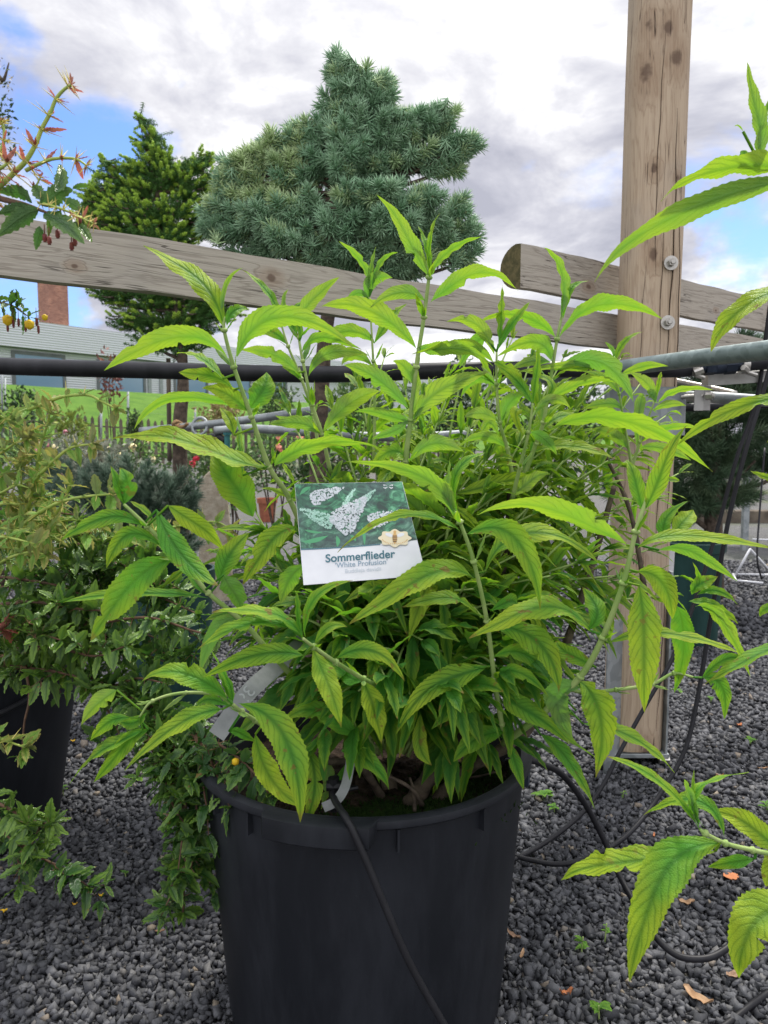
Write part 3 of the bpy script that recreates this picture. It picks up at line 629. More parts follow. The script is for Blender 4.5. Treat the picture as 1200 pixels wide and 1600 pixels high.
tube_obj('drip_hose', [PZ(1110, 1620, .012), PZ(1150, 1590, .012), PZ(1200, 1552, .012), PZ(1280, 1500, .012)], .0062, M['hose'], 'short length of black hose lying on the gravel in the bottom right corner', 'hose', n=14)
# ------------------------------------------------------------------ plant label
TLc, TRc, BRc, BLc = PX(461, 757, 1.085), PX(632, 753, 1.085), PX(666, 899, .985), PX(474, 914, .985)
lc = (TLc+TRc+BRc+BLc)/4; U = ((TRc-TLc)+(BRc-BLc))/2; Vv = ((TLc-BLc)+(TRc-BRc))/2; LW, LH = U.length, Vv.length
U = U.normalized(); Nn = U.cross(Vv).normalized(); Vv = Nn.cross(U)
LM = Matrix(((U.x, Vv.x, Nn.x, lc.x), (U.y, Vv.y, Nn.y, lc.y), (U.z, Vv.z, Nn.z, lc.z), (0, 0, 0, 1)))
def onl(x, y):      # point of the enlarged crop -> card coordinates
    px, py = 430+x/4.4444, 720+y/4.4444; r = ray(px, py); d = (lc-CAM).dot(Nn)/r.dot(Nn); q = CAM + r*d - lc
    return q.dot(U), q.dot(Vv)
M['card'] = noisy('white_card', (.60, .61, .635), (.56, .57, .595), 30, .35, .4, bstr=0)
m, t, p, o = mat('printed_foliage_photo', .3, .4); co = obj_co(t)
f1 = t.noise(t.vmath('MULTIPLY', co, (1, 1.6, 1)), 34, 5, .65, 2.2); f2 = t.noise(co, 12, 3)
t.set(p, 'Base Color', t.mix(t.mapr(f2, .4, .62), t.ramp(f1, [(.36, (.006, .028, .02)), (.5, (.018, .105, .055)), (.6, (.06, .24, .12)), (.72, (.17, .40, .25))]), t.ramp(f1, [(.36, (.02, .04, .04)), (.55, (.05, .11, .09)), (.7, (.12, .2, .17))]))); M['print_green'] = m
M['print_white'] = noisy('printed_white_flower', (.56, .58, .62), (.40, .46, .47), 300, .3, .4, bstr=0)
M['print_mint'] = noisy('printed_mint_flower', (.36, .56, .47), (.22, .42, .32), 300, .3, .4, bstr=0)
M['print_teal'] = mat('printed_teal_ink', .3, .4, base=(.035, .125, .16))[0]
M['print_grey'] = mat('printed_pale_ink', .3, .4, base=(.20, .28, .35))[0]
M['print_pale'] = mat('printed_faint_ink', .3, .4, base=(.40, .45, .50))[0]
M['print_cream'] = mat('printed_cream', .3, .4, base=(.60, .53, .36))[0]
M['print_gold'] = mat('printed_gold', .3, .4, base=(.50, .30, .10))[0]
M['print_brown'] = mat('printed_brown', .3, .4, base=(.08, .04, .015))[0]
M['print_lime'] = mat('printed_leaf', .3, .4, base=(.05, .27, .11))[0]
card = empty('plant_label', lc, "white plant label card with a photo of white flower spikes, tucked among the leaves", 'label')
bpy.context.view_layer.update()
def flat(name, polys, mt, z, par):       # flat printed shapes in card coordinates, given as polygons
    mb = MB()
    for P_ in polys:
        ids = [mb.vert(LM @ Vector((x, y, z))) for x, y in P_]
        if len(ids) > 2: mb.face(ids)
    return mb.build(name, mt, par, smooth=False)
q4 = [onl(135, 160), onl(882, 145), onl(1049, 795), onl(197, 863)]
mb = MB(); a = [mb.vert(LM @ Vector((x, y, 0))) for x, y in q4]; b_ = [mb.vert(LM @ Vector((x, y, -.0008))) for x, y in q4]
mb.face(a[::-1]); mb.face(b_)
for k in range(4): mb.face((a[k], a[(k+1) % 4], b_[(k+1) % 4], b_[k]))
mb.build('card', M['card'], card, smooth=False)
pic = flat('picture', [[onl(137, 162), onl(178, 612)] + [onl(178+(985-178)*k/10, 612-20*k/10-42*(k/10)**1.6) for k in range(1, 11)] + [onl(880, 147)]], M['print_green'], .0003, card)
flat('picture_border', [[onl(178, 612), onl(179, 621)] + [onl(178+(730-178)*k/6, 621-14*k/6-22*(k/6)**1.6) for k in range(1, 7)] + [onl(178+(730-178)*k/6, 613-14*k/6-22*(k/6)**1.6) for k in range(6, 0, -1)]], M['print_teal'], .0004, card)
def panicle(tip, base, wd, mt, z, n=150, dens=1.0):
    polys = []; dx, dy = base[0]-tip[0], base[1]-tip[1]; L = math.hypot(dx, dy); nx, ny = -dy/L, dx/L; n = int(n*1.6)
    for i in range(n):
        f = R.random()**.6; wv = wd*(f**.75)*(1-.35*max(0, f-.8)/.2); s = R.uniform(-1, 1)*wv/2
        x, y = tip[0]+dx*f+nx*s, tip[1]+dy*f+ny*s; r = R.uniform(6, 10)*dens
        st = R.random()*6; polys.append([onl(x+r*(1 if k % 2 else .45)*math.cos(st+k*math.pi/4), y+r*(1 if k % 2 else .45)*math.sin(st+k*math.pi/4)) for k in range(8)][::-1])
    return polys
def flat_stack(name, polys, mt, z, par):
    mb = MB()
    for i, P_ in enumerate(polys):
        ids = [mb.vert(LM @ Vector((x, y, z + i*1.2e-6))) for x, y in P_]; mb.face(ids)
    return mb.build(name, mt, par, smooth=False)
for (x0, y0, x1, y1, wd) in ((185, 565, 370, 520, 26), (430, 600, 425, 520, 24), (560, 560, 520, 520, 20), (200, 480, 330, 500, 14), (620, 590, 600, 450, 18), (250, 180, 170, 240, 22)):
    dx, dy = x1-x0, y1-y0; L = math.hypot(dx, dy); nx, ny = -dy/L, dx/L
    flat('printed_leaf', [[onl(x0+dx*k/8+nx*wd*math.sin(math.pi*k/8), y0+dy*k/8+ny*wd*math.sin(math.pi*k/8)) for k in range(9)][::1] + [onl(x0+dx*k/8-nx*wd*.2*math.sin(math.pi*k/8), y0+dy*k/8-ny*wd*.2*math.sin(math.pi*k/8)) for k in range(7, 0, -1)]], M['print_lime'], .0005, pic)
flat_stack('printed_flower', panicle((480, 185), (250, 275), 115, M['print_white'], 0, 170), M['print_white'], .0007, pic)
flat_stack('printed_flower', panicle((560, 185), (480, 310), 40, 0, 0, 60), M['print_mint'], .0007, pic)
flat_stack('printed_flower', panicle((160, 330), (400, 440), 120, 0, 0, 190), M['print_mint'], .0009, pic)
flat_stack('printed_flower', panicle((925, 345), (650, 430), 125, 0, 0, 190), M['print_white'], .0009, pic)
flat_stack('printed_flower', panicle((700, 200), (560, 330), 75, 0, 0, 120, .9), M['print_mint'], .0012, pic)
flat_stack('printed_flower', panicle((640, 250), (430, 470), 235, 0, 0, 420), M['print_white'], .0014, pic)
# butterfly mark
flat_stack('printed_butterfly', [[onl(785+sx*2, 182+sy*2), onl(785+sx*34, 182+sy*12-4), onl(785+sx*30, 182+sy*3-2), onl(785+sx*20, 182+sy*14)] for sx in (-1, 1) for sy in (-1, 1)], M['card'], .0006, pic)
# bee emblem: cream petal shape with a striped bee
ecx, ecy = 831, 540
em = [onl(ecx + 108*math.cos(q)*(1+.08*math.cos(8*q)), ecy+2 + 56*math.sin(q)*(1+.14*math.cos(8*q))) for q in np.linspace(0, 2*math.pi, 60, endpoint=False)]
emb = flat('bee_emblem', [em[::-1]], M['print_cream'], .0018, card)
flat_stack('bee_wing', [[onl(ecx+sx*(14+26*(1+math.cos(q))), ecy-14+13*math.sin(q)-6*(1+math.cos(q))) for q in np.linspace(0, 2*math.pi, 14, endpoint=False)] for sx in (-1, 1)], M['card'], .0020, emb)
flat_stack('bee_body', [[onl(ecx+16*math.cos(q), ecy+2+38*math.sin(q)) for q in np.linspace(0, 2*math.pi, 18, endpoint=False)][::-1], [onl(ecx+11*math.cos(q), ecy-40+10*math.sin(q)) for q in np.linspace(0, 2*math.pi, 12, endpoint=False)][::-1]], M['print_gold'], .0022, emb)
flat_stack('bee_stripes', [[onl(ecx-17*wq, ecy+dy), onl(ecx+17*wq, ecy+dy), onl(ecx+17*wq, ecy+dy+6), onl(ecx-17*wq, ecy+dy+6)][::-1] for dy, wq in ((-14, .95), (-1, 1.0), (12, .95), (24, .75))], M['print_brown'], .0024, emb)
flat_stack('emblem_lettering', [[onl(ecx+88*math.cos(q)+4*math.cos(k*1.57+.8), ecy+4+38*math.sin(q)+5*math.sin(k*1.57+.8)) for k in range(4)] for q in np.linspace(.25, math.pi-.25, 17)], M['print_gold'], .0020, emb)
def text(name, s, x0, x1, ybase, mt, z, bold=0., par=card, xh=None):
    (ax_, ay_), (bx_, by_) = onl(x0, ybase[0]), onl(x1, ybase[1])
    cu = bpy.data.curves.new(name, 'FONT'); cu.body = s; cu.size = 1; cu.offset = bold; cu.fill_mode = 'FRONT'
    tmp = bpy.data.objects.new('tmp', cu); COL.objects.link(tmp); bpy.context.view_layer.update()
    me = bpy.data.meshes.new_from_object(tmp.evaluated_get(bpy.context.evaluated_depsgraph_get())); bpy.data.objects.remove(tmp); bpy.data.curves.remove(cu)
    c = np.zeros(len(me.vertices)*3); me.vertices.foreach_get('co', c); c = c.reshape(-1, 3); wdt = c[:, 0].max()-c[:, 0].min(); c[:, 0] -= c[:, 0].min()
    L = math.hypot(bx_-ax_, by_-ay_); k = L/wdt; ux, uy = (bx_-ax_)/L, (by_-ay_)/L; ky = k*1.12
    for v, q in zip(me.vertices, c): v.co = LM @ Vector((ax_ + q[0]*k*ux - q[1]*ky*uy, ay_ + q[0]*k*uy + q[1]*ky*ux, z))
    o = link(name, me, mt, par, False); return o
text('title_lettering', 'Sommerflieder', 350, 835, (706, 672), M['print_teal'], .0006, .022)
text('variety_lettering', "'White Profusion'", 417, 782, (745, 717), M['print_grey'], .0006, .012)
text('species_lettering', 'Buddleja davidii', 487, 735, (781, 764), M['print_pale'], .0006, 0)
# white plastic label strips
M['strip'] = noisy('white_plastic_strip', (.25, .26, .26), (.20, .21, .21), 40, .55, .3, bstr=.05)
def ribbon(name, pts, wpx, par=None, up=None, label=None, cat=None):
    mb = MB(); P = catmull(pts, 8); prev = None
    for i, c in enumerate(P):
        T = (P[min(i+1, len(P)-1)]-P[max(i-1, 0)]).normalized(); Wd = T.cross((CAM-c).normalized() if up is None else Vector(up)).normalized(); wv = wpx*(c-CAM).length/1200/2
        a, b = mb.vert(c-Wd*wv), mb.vert(c+Wd*wv); Nn_ = Wd.cross(T).normalized(); a2, b2 = mb.vert(c-Wd*wv-Nn_*.0006), mb.vert(c+Wd*wv-Nn_*.0006)
        if prev: mb.face((prev[0], a, b, prev[1])); mb.face((prev[3], b2, a2, prev[2])); mb.face((prev[2], a2, a, prev[0])); mb.face((prev[1], b, b2, prev[3]))
        prev = (a, b, a2, b2)
    return tag(mb.build(name, M['strip'], par, smooth=False), label, cat)
st = ribbon('label_strip', [PX(478, 1000, 1.19), PX(440, 1035, 1.15), PX(385, 1085, 1.09), PX(338, 1150, 1.07)], 26, label='long white plastic label strip with faint digits, slanting behind the low left leaves', cat='label strip')
cu = bpy.data.curves.new('digits', 'FONT'); cu.body = '39.95'; cu.size = .026; tmp = bpy.data.objects.new('tmp', cu); COL.objects.link(tmp); bpy.context.view_layer.update()
me = bpy.data.meshes.new_from_object(tmp.evaluated_get(bpy.context.evaluated_depsgraph_get())); bpy.data.objects.remove(tmp)
pA, pB = PX(385, 1085, 1.09), PX(338, 1150, 1.07); ux = (pA-pB).normalized(); vz = (CAM-pA).normalized(); uy = vz.cross(ux).normalized(); vz = ux.cross(uy)
M['faint'] = mat('faint_grey_ink', .6, .2, base=(.34, .36, .36))[0]
for v in me.vertices: v.co = pB + ux*(.083-v.co.x) + uy*(v.co.y-.009) + vz*.0016
link('digits', me, M['faint'], st, False)
ribbon('label_strip', [PX(550, 1165, 1.09), PX(546, 1200, 1.08), PX(538, 1232, 1.06), PX(524, 1252, 1.05), PX(505, 1262, 1.055)], 14, label='curled white label strip lying on the soil beside the drip emitter', cat='label strip')
# ------------------------------------------------------------------ conifers
def needle_mat(name, c1, c2, tip, rough=.55):
    m, t, p, o = mat(name, rough, .3)
    at = t.new('ShaderNodeAttribute', attribute_name='tint'); s = t.new('ShaderNodeSeparateColor', {0: at.outputs['Color']})
    t.set(p, 'Base Color', t.mix(t.mapr(s.outputs[1], .5, .9), t.mix(s.outputs[0], c1, c2), tip))
    tr = t.new('ShaderNodeBsdfTranslucent', {0: tuple(.8*x for x in c2)+(1,)})
    t.set(o, 0, t.new('ShaderNodeMixShader', {0: .15, 1: p.outputs[0], 2: tr.outputs[0]})); return m
M['spruce_blue'] = needle_mat('blue_spruce_needle', (.19, .36, .20), (.38, .57, .36), (.48, .62, .30))
M['spruce_green'] = needle_mat('green_spruce_needle', (.05, .145, .035), (.12, .26, .05), (.44, .66, .08))
M['pine_dark'] = needle_mat('dark_pine_needle', (.05, .10, .055), (.11, .18, .09), (.12, .17, .08))
M['pine_grey'] = needle_mat('grey_pine_needle', (.055, .105, .07), (.13, .20, .135), (.17, .21, .16))
def lobe_shoots(lobes, d0, per, axis_px, up=.35, dk=.8, fill=.35, zlo=None):
    """shoot bases and directions on the surface of lobes given as (px, py, rx, ry, depth offset)"""
    B = []; D = []; S = []
    for L in lobes:
        cx, cy, rx, ry = L[:4]; dd = L[4] if len(L) > 4 else 0.
        c = np.array(PX(cx, cy, d0+dd)); sc = (d0+dd)/1200; R_ = np.array([rx*sc, dk*(rx+ry)/2*sc, ry*sc])
        n = max(6, int(per*((rx*ry)/1000.)**.9))
        v = RN.normal(size=(n, 3)); v /= np.linalg.norm(v, axis=1)[:, None]
        rad = np.where(RN.random(n) < fill, RN.uniform(.35, .8, n), RN.uniform(.85, 1.0, n))[:, None]
        p = c + v*R_*rad
        ax_ = np.array(PX(axis_px, cy+ry*.6, d0)); out = p-ax_; out[:, 2] *= .35; out /= np.linalg.norm(out, axis=1)[:, None]+1e-6
        d = v*.65 + out*.6 + np.array([0, 0, up]) + RN.normal(0, .18, (n, 3)); d /= np.linalg.norm(d, axis=1)[:, None]
        B.append(p); D.append(d); S.append(rad[:, 0])
    return np.concatenate(B), np.concatenate(D), np.concatenate(S)
def shoot_needles(B, D, slen, nn, nlen, nr, ang=62, tipcol=.0, endtuft=.25):
    """needles set round each shoot axis"""
    n = len(B); a = np.cross(D, RN.normal(size=(n, 3))); a /= np.linalg.norm(a, axis=1)[:, None]; b = np.cross(D, a)
    f = np.concatenate([np.linspace(0.02, 1, nn-int(nn*endtuft)), np.full(int(nn*endtuft), 1.0)])[None].repeat(n, 0)
    q = (np.arange(nn)*2.39996)[None] + RN.random((n, 1))*6
    an = np.radians(ang*(1-.0*f) + RN.normal(0, 9, (n, nn))); k = int(nn*endtuft)
    if k: an[:, -k:] = np.radians(np.linspace(4, ang*.95, k))[None] + RN.normal(0, .12, (n, k))
    sl = (slen*RN.uniform(.7, 1.2, n))[:, None]
    P = B[:, None] + D[:, None]*((f-1)*sl)[..., None]
    N = D[:, None]*np.cos(an)[..., None] + (a[:, None]*np.cos(q)[..., None] + b[:, None]*np.sin(q)[..., None])*np.sin(an)[..., None]
    T = np.zeros((n, nn, 3)); T[..., 0] = np.clip(RN.random((n, 1))*.7 + RN.random((n, nn))*.3, 0, 1); T[..., 1] = tipcol if np.isscalar(tipcol) else tipcol[:, None]
    L = nlen*RN.uniform(.8, 1.15, (n, nn))
    V, F = needles(P.reshape(-1, 3), N.reshape(-1, 3), L.ravel(), np.full(n*nn, nr))
    return V, F, np.repeat(T.reshape(-1, 3), 7, 0)
def sticks(name, pairs, mt, par):
    mb = MB()
    for a, b, r0, r1 in pairs: 
        a, b = Vector(a), Vector(b); mid = (a+b)/2 + Vector((0, 0, -.08*(a-b).length)); mb.tube(catmull([a, mid, b], 4), [r0+(r1-r0)*i/8 for i in range(9)], 6)
    return mb.build(name, mt, par)
# blue spruce
D0 = 2.62
blue = [(548, 215, 34, 44, -.04), (625, 182, 30, 18), (655, 186, 38, 20), (700, 184, 22, 16), (735, 228, 12, 10), (585, 150, 24, 20), (530, 250, 34, 26, -.08), (375, 262, 28, 20), (360, 300, 24, 22), (415, 225, 22, 14), (335, 345, 18, 18), (390, 300, 40, 26), (450, 225, 24, 16), (530, 130, 22, 18), (575, 125, 26, 20), (527, 98, 10, 14), (535, 125, 20, 20), (555, 148, 36, 26), (606, 132, 10, 12), (590, 160, 30, 22), (515, 165, 14, 18), (548, 190, 34, 24), (505, 195, 14, 12),
        (600, 205, 44, 28), (655, 200, 36, 24), (690, 190, 20, 16), (705, 222, 26, 20), (725, 236, 14, 10), (650, 248, 54, 24), (700, 258, 20, 14), (585, 250, 40, 28),
        (470, 200, 16, 10), (495, 222, 26, 16), (440, 232, 26, 20), (405, 240, 24, 20), (380, 270, 34, 24), (352, 290, 16, 16), (440, 275, 46, 28), (490, 262, 30, 26),
        (340, 330, 24, 18), (370, 330, 36, 24), (420, 335, 50, 26, -.08), (470, 320, 40, 22, -.08), (380, 365, 40, 16), (330, 358, 18, 12), (450, 372, 46, 22, -.1), (400, 390, 40, 16),
        (560, 310, 36, 20, -.14), (610, 305, 40, 20, -.16), (655, 315, 36, 22, -.12), (540, 345, 50, 22, -.14), (610, 350, 44, 22, -.16), (665, 350, 34, 22, -.1), (715, 335, 24, 26), (728, 365, 18, 22),
        (690, 385, 40, 22), (630, 390, 50, 22, -.1), (560, 392, 50, 22, -.1), (500, 400, 46, 22, -.05), (725, 402, 22, 16), (560, 420, 110, 22), (560, 280, 60, 60, .22), (460, 340, 90, 40, .25), (620, 370, 90, 50, .25), (550, 200, 40, 50, .1)]
tb = PX(482, 760, D0)
bs = empty('blue_spruce', (tb.x, tb.y, 0), 'dense blue-green spruce rising behind the timber rail, centre of the picture', 'spruce tree')
B, D, S = lobe_shoots(blue, D0, 17, 560, up=.30, fill=.3)
V, F, T = shoot_needles(B, D, .085, 84, .041, .0023, 62, tipcol=np.where((B[:, 0] < -.27) & (B[:, 2] > 1.75) & (RN.random(len(B)) < .75), .85, np.where(RN.random(len(B)) < .1, .75, 0.)))
npmesh('crown', V, F, M['spruce_blue'], bs, tint=T)
ka = RN.random(len(B)) < .55
sticks('branches', [(np.array(PX(555, min(430, L[1]+L[3]*.9+20), D0)), PX(L[0], L[1]+L[3]*.5, D0+(L[4] if len(L) > 4 else 0)), .011, .004) for L in blue] + [(b+(np.array(PX(550, 700, D0))*np.array([1, 1, 0])+np.array([0, 0, b[2]-.05])-b)*.4, b-d*.05, .0042, .003) for b, d in zip(B[::3], D[::3])], M['bark'], bs)
mb = MB(); mb.tube(catmull([Vector((tb.x, tb.y, -.02)), PX(505, 560, D0), PX(548, 330, D0), PX(548, 150, D0)], 8), [.036-.0013*i for i in range(25)], 12); mb.build('trunk', M['bark'], bs)
M['bud'] = noisy('papery_brown_bud', (.32, .17, .08), (.42, .25, .12), 60, .8, .1)
mb = MB()
for b, d in zip(B[ka], D[ka]):
    if R.random() < .3: mb.tube([Vector(b), Vector(b)+Vector(d)*.006, Vector(b)+Vector(d)*.012], [.0035, .005, .001], 5)
mb.build('buds', M['bud'], bs)
# green spruce on a clear stem
D1 = 3.65
gsp = [(135, 300, 18, 16), (340, 320, 14, 26), (250, 240, 20, 20), (205, 262, 20, 18), (280, 275, 24, 20), (160, 305, 24, 20), (332, 300, 16, 24), (328, 355, 22, 20), (122, 330, 10, 14), (185, 285, 24, 18), (214, 182, 5, 8), (290, 258, 6, 10), (328, 248, 6, 8), (343, 266, 5, 6), (155, 248, 7, 8), (238, 208, 6, 10), (147, 270, 8, 6), (318, 262, 8, 10), (218, 190, 9, 14), (222, 215, 18, 20), (238, 222, 10, 22), (230, 250, 42, 24), (265, 255, 14, 26), (245, 280, 55, 26), (205, 300, 40, 26), (170, 275, 22, 14), (160, 252, 10, 10), (300, 290, 34, 40), (318, 250, 20, 22), (330, 240, 8, 12), (300, 255, 8, 16), (335, 275, 8, 14), (150, 315, 26, 26), (210, 330, 60, 24, -.05), (265, 325, 50, 26, -.05), (135, 335, 18, 20), (310, 345, 30, 26),
       (128, 318, 14, 14), (145, 290, 16, 16), (185, 262, 14, 12), (125, 352, 16, 14), (328, 330, 18, 20), (170, 355, 50, 24), (240, 365, 80, 26, -.05), (230, 410, 95, 34), (170, 452, 40, 24), (240, 455, 85, 32), (310, 440, 60, 40), (200, 498, 44, 18), (255, 500, 70, 26), (320, 490, 50, 34), (240, 530, 60, 18), (300, 530, 40, 22), (360, 460, 50, 40, .1), (235, 340, 85, 70, .25), (250, 460, 90, 60, .25)]
t0 = PX(281, 705, D1)
gs = empty('green_spruce', (t0.x, t0.y, 0), 'small green spruce with bright new tips on a clear stem, left of the blue spruce', 'spruce tree')
B, D, S = lobe_shoots(gsp, D1, 64, 262, up=.42, fill=.45)
newt = (S > .84) & (RN.random(len(B)) < np.where(B[:, 2] > 1.75, .95, .4))
V1, F1, T1 = shoot_needles(B-D*.028, D, .075, 46, .0155, .0014, 55, tipcol=0.)
V2, F2, T2 = shoot_needles(B[newt], D[newt], .034, 44, .013, .0018, 52, tipcol=RN.uniform(.72, 1.0, newt.sum()))
npmesh('crown', np.concatenate([V1, V2]), np.concatenate([F1, F2+len(V1)]), M['spruce_green'], gs, tint=np.concatenate([T1, T2]))
sticks('branches', [(np.array(PX(235+min(1, max(0, (L[1]-200)/300))*40, L[1]+L[3]*.9+12, D1)), PX(L[0], L[1]+L[3]*.4, D1+(L[4] if len(L) > 4 else 0)), .010, .004) for L in gsp] + [(b+(np.array(PX(262, 700, D1))*np.array([1, 1, 0])+np.array([0, 0, b[2]-.07])-b)*.25, b-d*.03, .0035, .0025) for b, d in zip(B[::4], D[::4])], M['bark'], gs)
mb = MB(); mb.tube(catmull([Vector((t0.x, t0.y, -.02)), PX(281, 690, D1), PX(286, 600, D1), PX(278, 480, D1), PX(250, 330, D1), PX(226, 200, D1)], 8), [.041-.0009*i for i in range(41)], 12); mb.build('trunk', M['bark'], gs)
tag(tube_obj('support_stake', [PX(265, 720, D1+.06), PX(263, 560, D1+.06)], .011, M['picket'], n=8), 'thin grey wooden stake beside the green spruce stem', 'stake')
M['rope'] = noisy('brown_coconut_rope', (.40, .26, .14), (.24, .15, .08), 120, .95, .05, bstr=.9, bdist=.004)
mb = MB(); c = PX(283, 668, D1-.01)
pts = [c + Vector((.0064*math.cos(q)*(1+.06*math.sin(3*q)), .092*math.sin(q)-.038, -.022+.044*q/31.4+.006*math.sin(2.3*q))) for q in np.linspace(0, 31.4, 120)]
mb.tube(pts, .008, 6); mb.tube(catmull([c+Vector((-.03, -.05, 0)), c+Vector((.05, -.16, .0)), c+Vector((.10, -.28, .01))], 6), .008, 6)
tag(mb.build('rope_tie', M['rope']), 'brown coconut rope binding the spruce stem to the tie rail', 'rope')
mb = MB(); c = PX(282, 690, D1); mb.tube([c-Vector((0, 0, .012)), c+Vector((0, 0, .012))], .046, 16); tag(mb.build('tree_band', M['hose'], smooth='auto'), 'narrow black band round the spruce stem below the rope', 'band')
# dark pine at the right
D2 = 4.7
pine = [(1165, 540, 30, 24), (1140, 560, 60, 30), (1190, 580, 60, 40), (1090, 600, 60, 30), (1150, 630, 90, 40), (1240, 640, 80, 60), (1070, 660, 60, 40), (1140, 690, 70, 40), (1100, 730, 80, 40), (1180, 720, 50, 26, .2), (1060, 780, 60, 36), (1130, 775, 55, 26), (1000, 640, 60, 50, .2), (1000, 740, 60, 60, .2), (1230, 560, 60, 50), (1260, 720, 60, 50)]
tp = PX(1120, 840, D2)
pr = empty('pine_tree', (tp.x, tp.y, 0), 'dark long-needled pine behind the post at the right', 'pine tree')
B, D, S = lobe_shoots(pine, D2, 17, 1110, up=.3, fill=.5)
V, F, T = shoot_needles(B, D, .15, 84, .085, .0022, 48, tipcol=np.where(RN.random(len(B)) < .12, .7, 0.))
npmesh('crown', V, F, M['pine_dark'], pr, tint=T)
sticks('branches', [(np.array(PX(1112, L[1]+50, D2)), PX(L[0], L[1], D2), .02, .008) for L in pine], M['bark'], pr)
mb = MB(); mb.tube(catmull([Vector((tp.x, tp.y, -.02)), PX(1115, 700, D2), PX(1130, 600, D2), PX(1160, 545, D2)], 6), [.06-.0024*i for i in range(19)], 10); mb.build('trunk', M['bark'], pr)
# dwarf pine in a green pot
D3 = 2.85
dw = [(190, 755, 70, 40), (130, 775, 55, 36), (265, 765, 46, 40), (230, 800, 70, 36), (165, 815, 70, 34), (285, 800, 30, 34), (95, 740, 50, 34, .2), (60, 790, 60, 40, .15), (270, 850, 40, 26), (200, 850, 60, 26)]
c3 = PX(268, 970, D3)
dp = empty('dwarf_pine', (c3.x, c3.y, .25), 'bushy grey-green dwarf pine in the dark green pot', 'pine shrub')
B, D, S = lobe_shoots(dw, D3, 20, 220, up=.75, fill=.45)
V, F, T = shoot_needles(B, D, .07, 80, .040, .0010, 42, tipcol=np.where(RN.random(len(B)) < .2, .7, 0.)); npmesh('crown', V, F, M['pine_grey'], dp, tint=T)
sticks('branches', [(np.array(c3)+np.array([0, 0, .25]), PX(L[0], L[1], D3), .012, .005) for L in dw], M['bark'], dp)
gp = empty('plant_pot', (c3.x, c3.y, 0), 'dark green plastic pot half hidden behind the drooping left leaves', 'plant pot')
rz = PX(268, 888, D3).z; mb = MB(); mb.lathe((c3.x, c3.y, 0), [(.10, 0), (.14, .002), (.155, rz-.05), (.165, rz-.045), (.168, rz), (.155, rz), (.15, rz-.06), (.0, rz-.06)], 40); mb.build('body', M['pot_green'], gp, smooth='auto')
c4 = PX(1078, 935, 3.7)
gp2 = empty('plant_pot', (c4.x, c4.y, 0), 'dark green plant tub behind the post at the right', 'plant pot')
rz = PX(1078, 845, 3.7).z; mb = MB(); mb.lathe((c4.x, c4.y, 0), [(.10, 0), (.13, .002), (.145, rz-.05), (.155, rz-.045), (.158, rz), (.145, rz), (.14, rz-.06), (.0, rz-.06)], 40); mb.build('body', M['pot_green'], gp2, smooth='auto')
mb = MB(); c = PX(1046, 893, 2.42); mb.box(c, (.013, 0, 0), (0, .0008, 0), (.002, 0, .075)); tag(mb.build('paper_slip', M['card'], smooth=False), 'white paper slip hanging beside the post at the right', 'paper slip')
# ------------------------------------------------------------------ nursery background
def leaf_cloud(n, c, rad, ln, up=.2):
    v = RN.normal(size=(n, 3)); v /= np.linalg.norm(v, axis=1)[:, None]; rr = RN.random(n)**.4
    P = np.array(c) + v*np.array(rad)*rr[:, None]*(1+.22*np.sin(v[:, :1]*7+c[0]*9)+.2*np.sin(v[:, 2:]*9+c[1]*5))
    d = v*.5 + RN.normal(0, .6, (n, 3)); d[:, 2] += up; d /= np.linalg.norm(d, axis=1)[:, None]
    a = np.cross(d, RN.normal(size=(n, 3))); a /= np.linalg.norm(a, axis=1)[:, None]; nn = np.cross(d, a); L = (ln*RN.uniform(.6, 1.3, n))[:, None]
    V = np.stack([P, P+d*L*.45+a*L*.24+nn*L*.05, P+d*L-nn*L*.12, P+d*L*.45-a*L*.24+nn*L*.05, P+d*L*.5-nn*L*.03], 1).reshape(-1, 3)
    F = (np.array([(0, 1, 4), (1, 2, 4), (2, 3, 4), (3, 0, 4)])[None] + (np.arange(n)*5)[:, None, None]).reshape(-1, 3)
    T = np.repeat(np.stack([RN.random(n), RN.random(n), RN.random(n)], 1), 5, 0); return V, F, T
def bush_mat(name, c1, c2, tip):
    m = needle_mat(name, c1, c2, tip, .5); return m
BM_ = {'mid': bush_mat('rose_leaf', (.035, .085, .025), (.085, .16, .045), (.14, .21, .06)), 'lime': bush_mat('lime_shrub_leaf', (.10, .16, .03), (.2, .27, .05), (.3, .34, .06)), 'dark': bush_mat('dark_shrub_leaf', (.02, .055, .02), (.05, .10, .03), (.09, .13, .04)),
       'grey': bush_mat('pale_shrub_leaf', (.13, .16, .11), (.24, .27, .2), (.3, .3, .22)), 'red': bush_mat('copper_leaf', (.09, .03, .03), (.16, .055, .045), (.22, .09, .05)), 'straw': bush_mat('tawny_shrub_leaf', (.17, .14, .05), (.26, .21, .09), (.3, .25, .1))}
M['rose_red'] = noisy('red_rose_petal', (.62, .02, .04), (.5, .015, .05), 60, .5); M['rose_peach'] = noisy('peach_rose_petal', (.75, .24, .16), (.7, .3, .2), 60, .5); M['rose_cream'] = noisy('cream_rose_petal', (.75, .68, .4), (.7, .6, .3), 60, .5); M['rose_pink'] = noisy('pink_rose_petal', (.6, .2, .28), (.5, .15, .2), 60, .5)
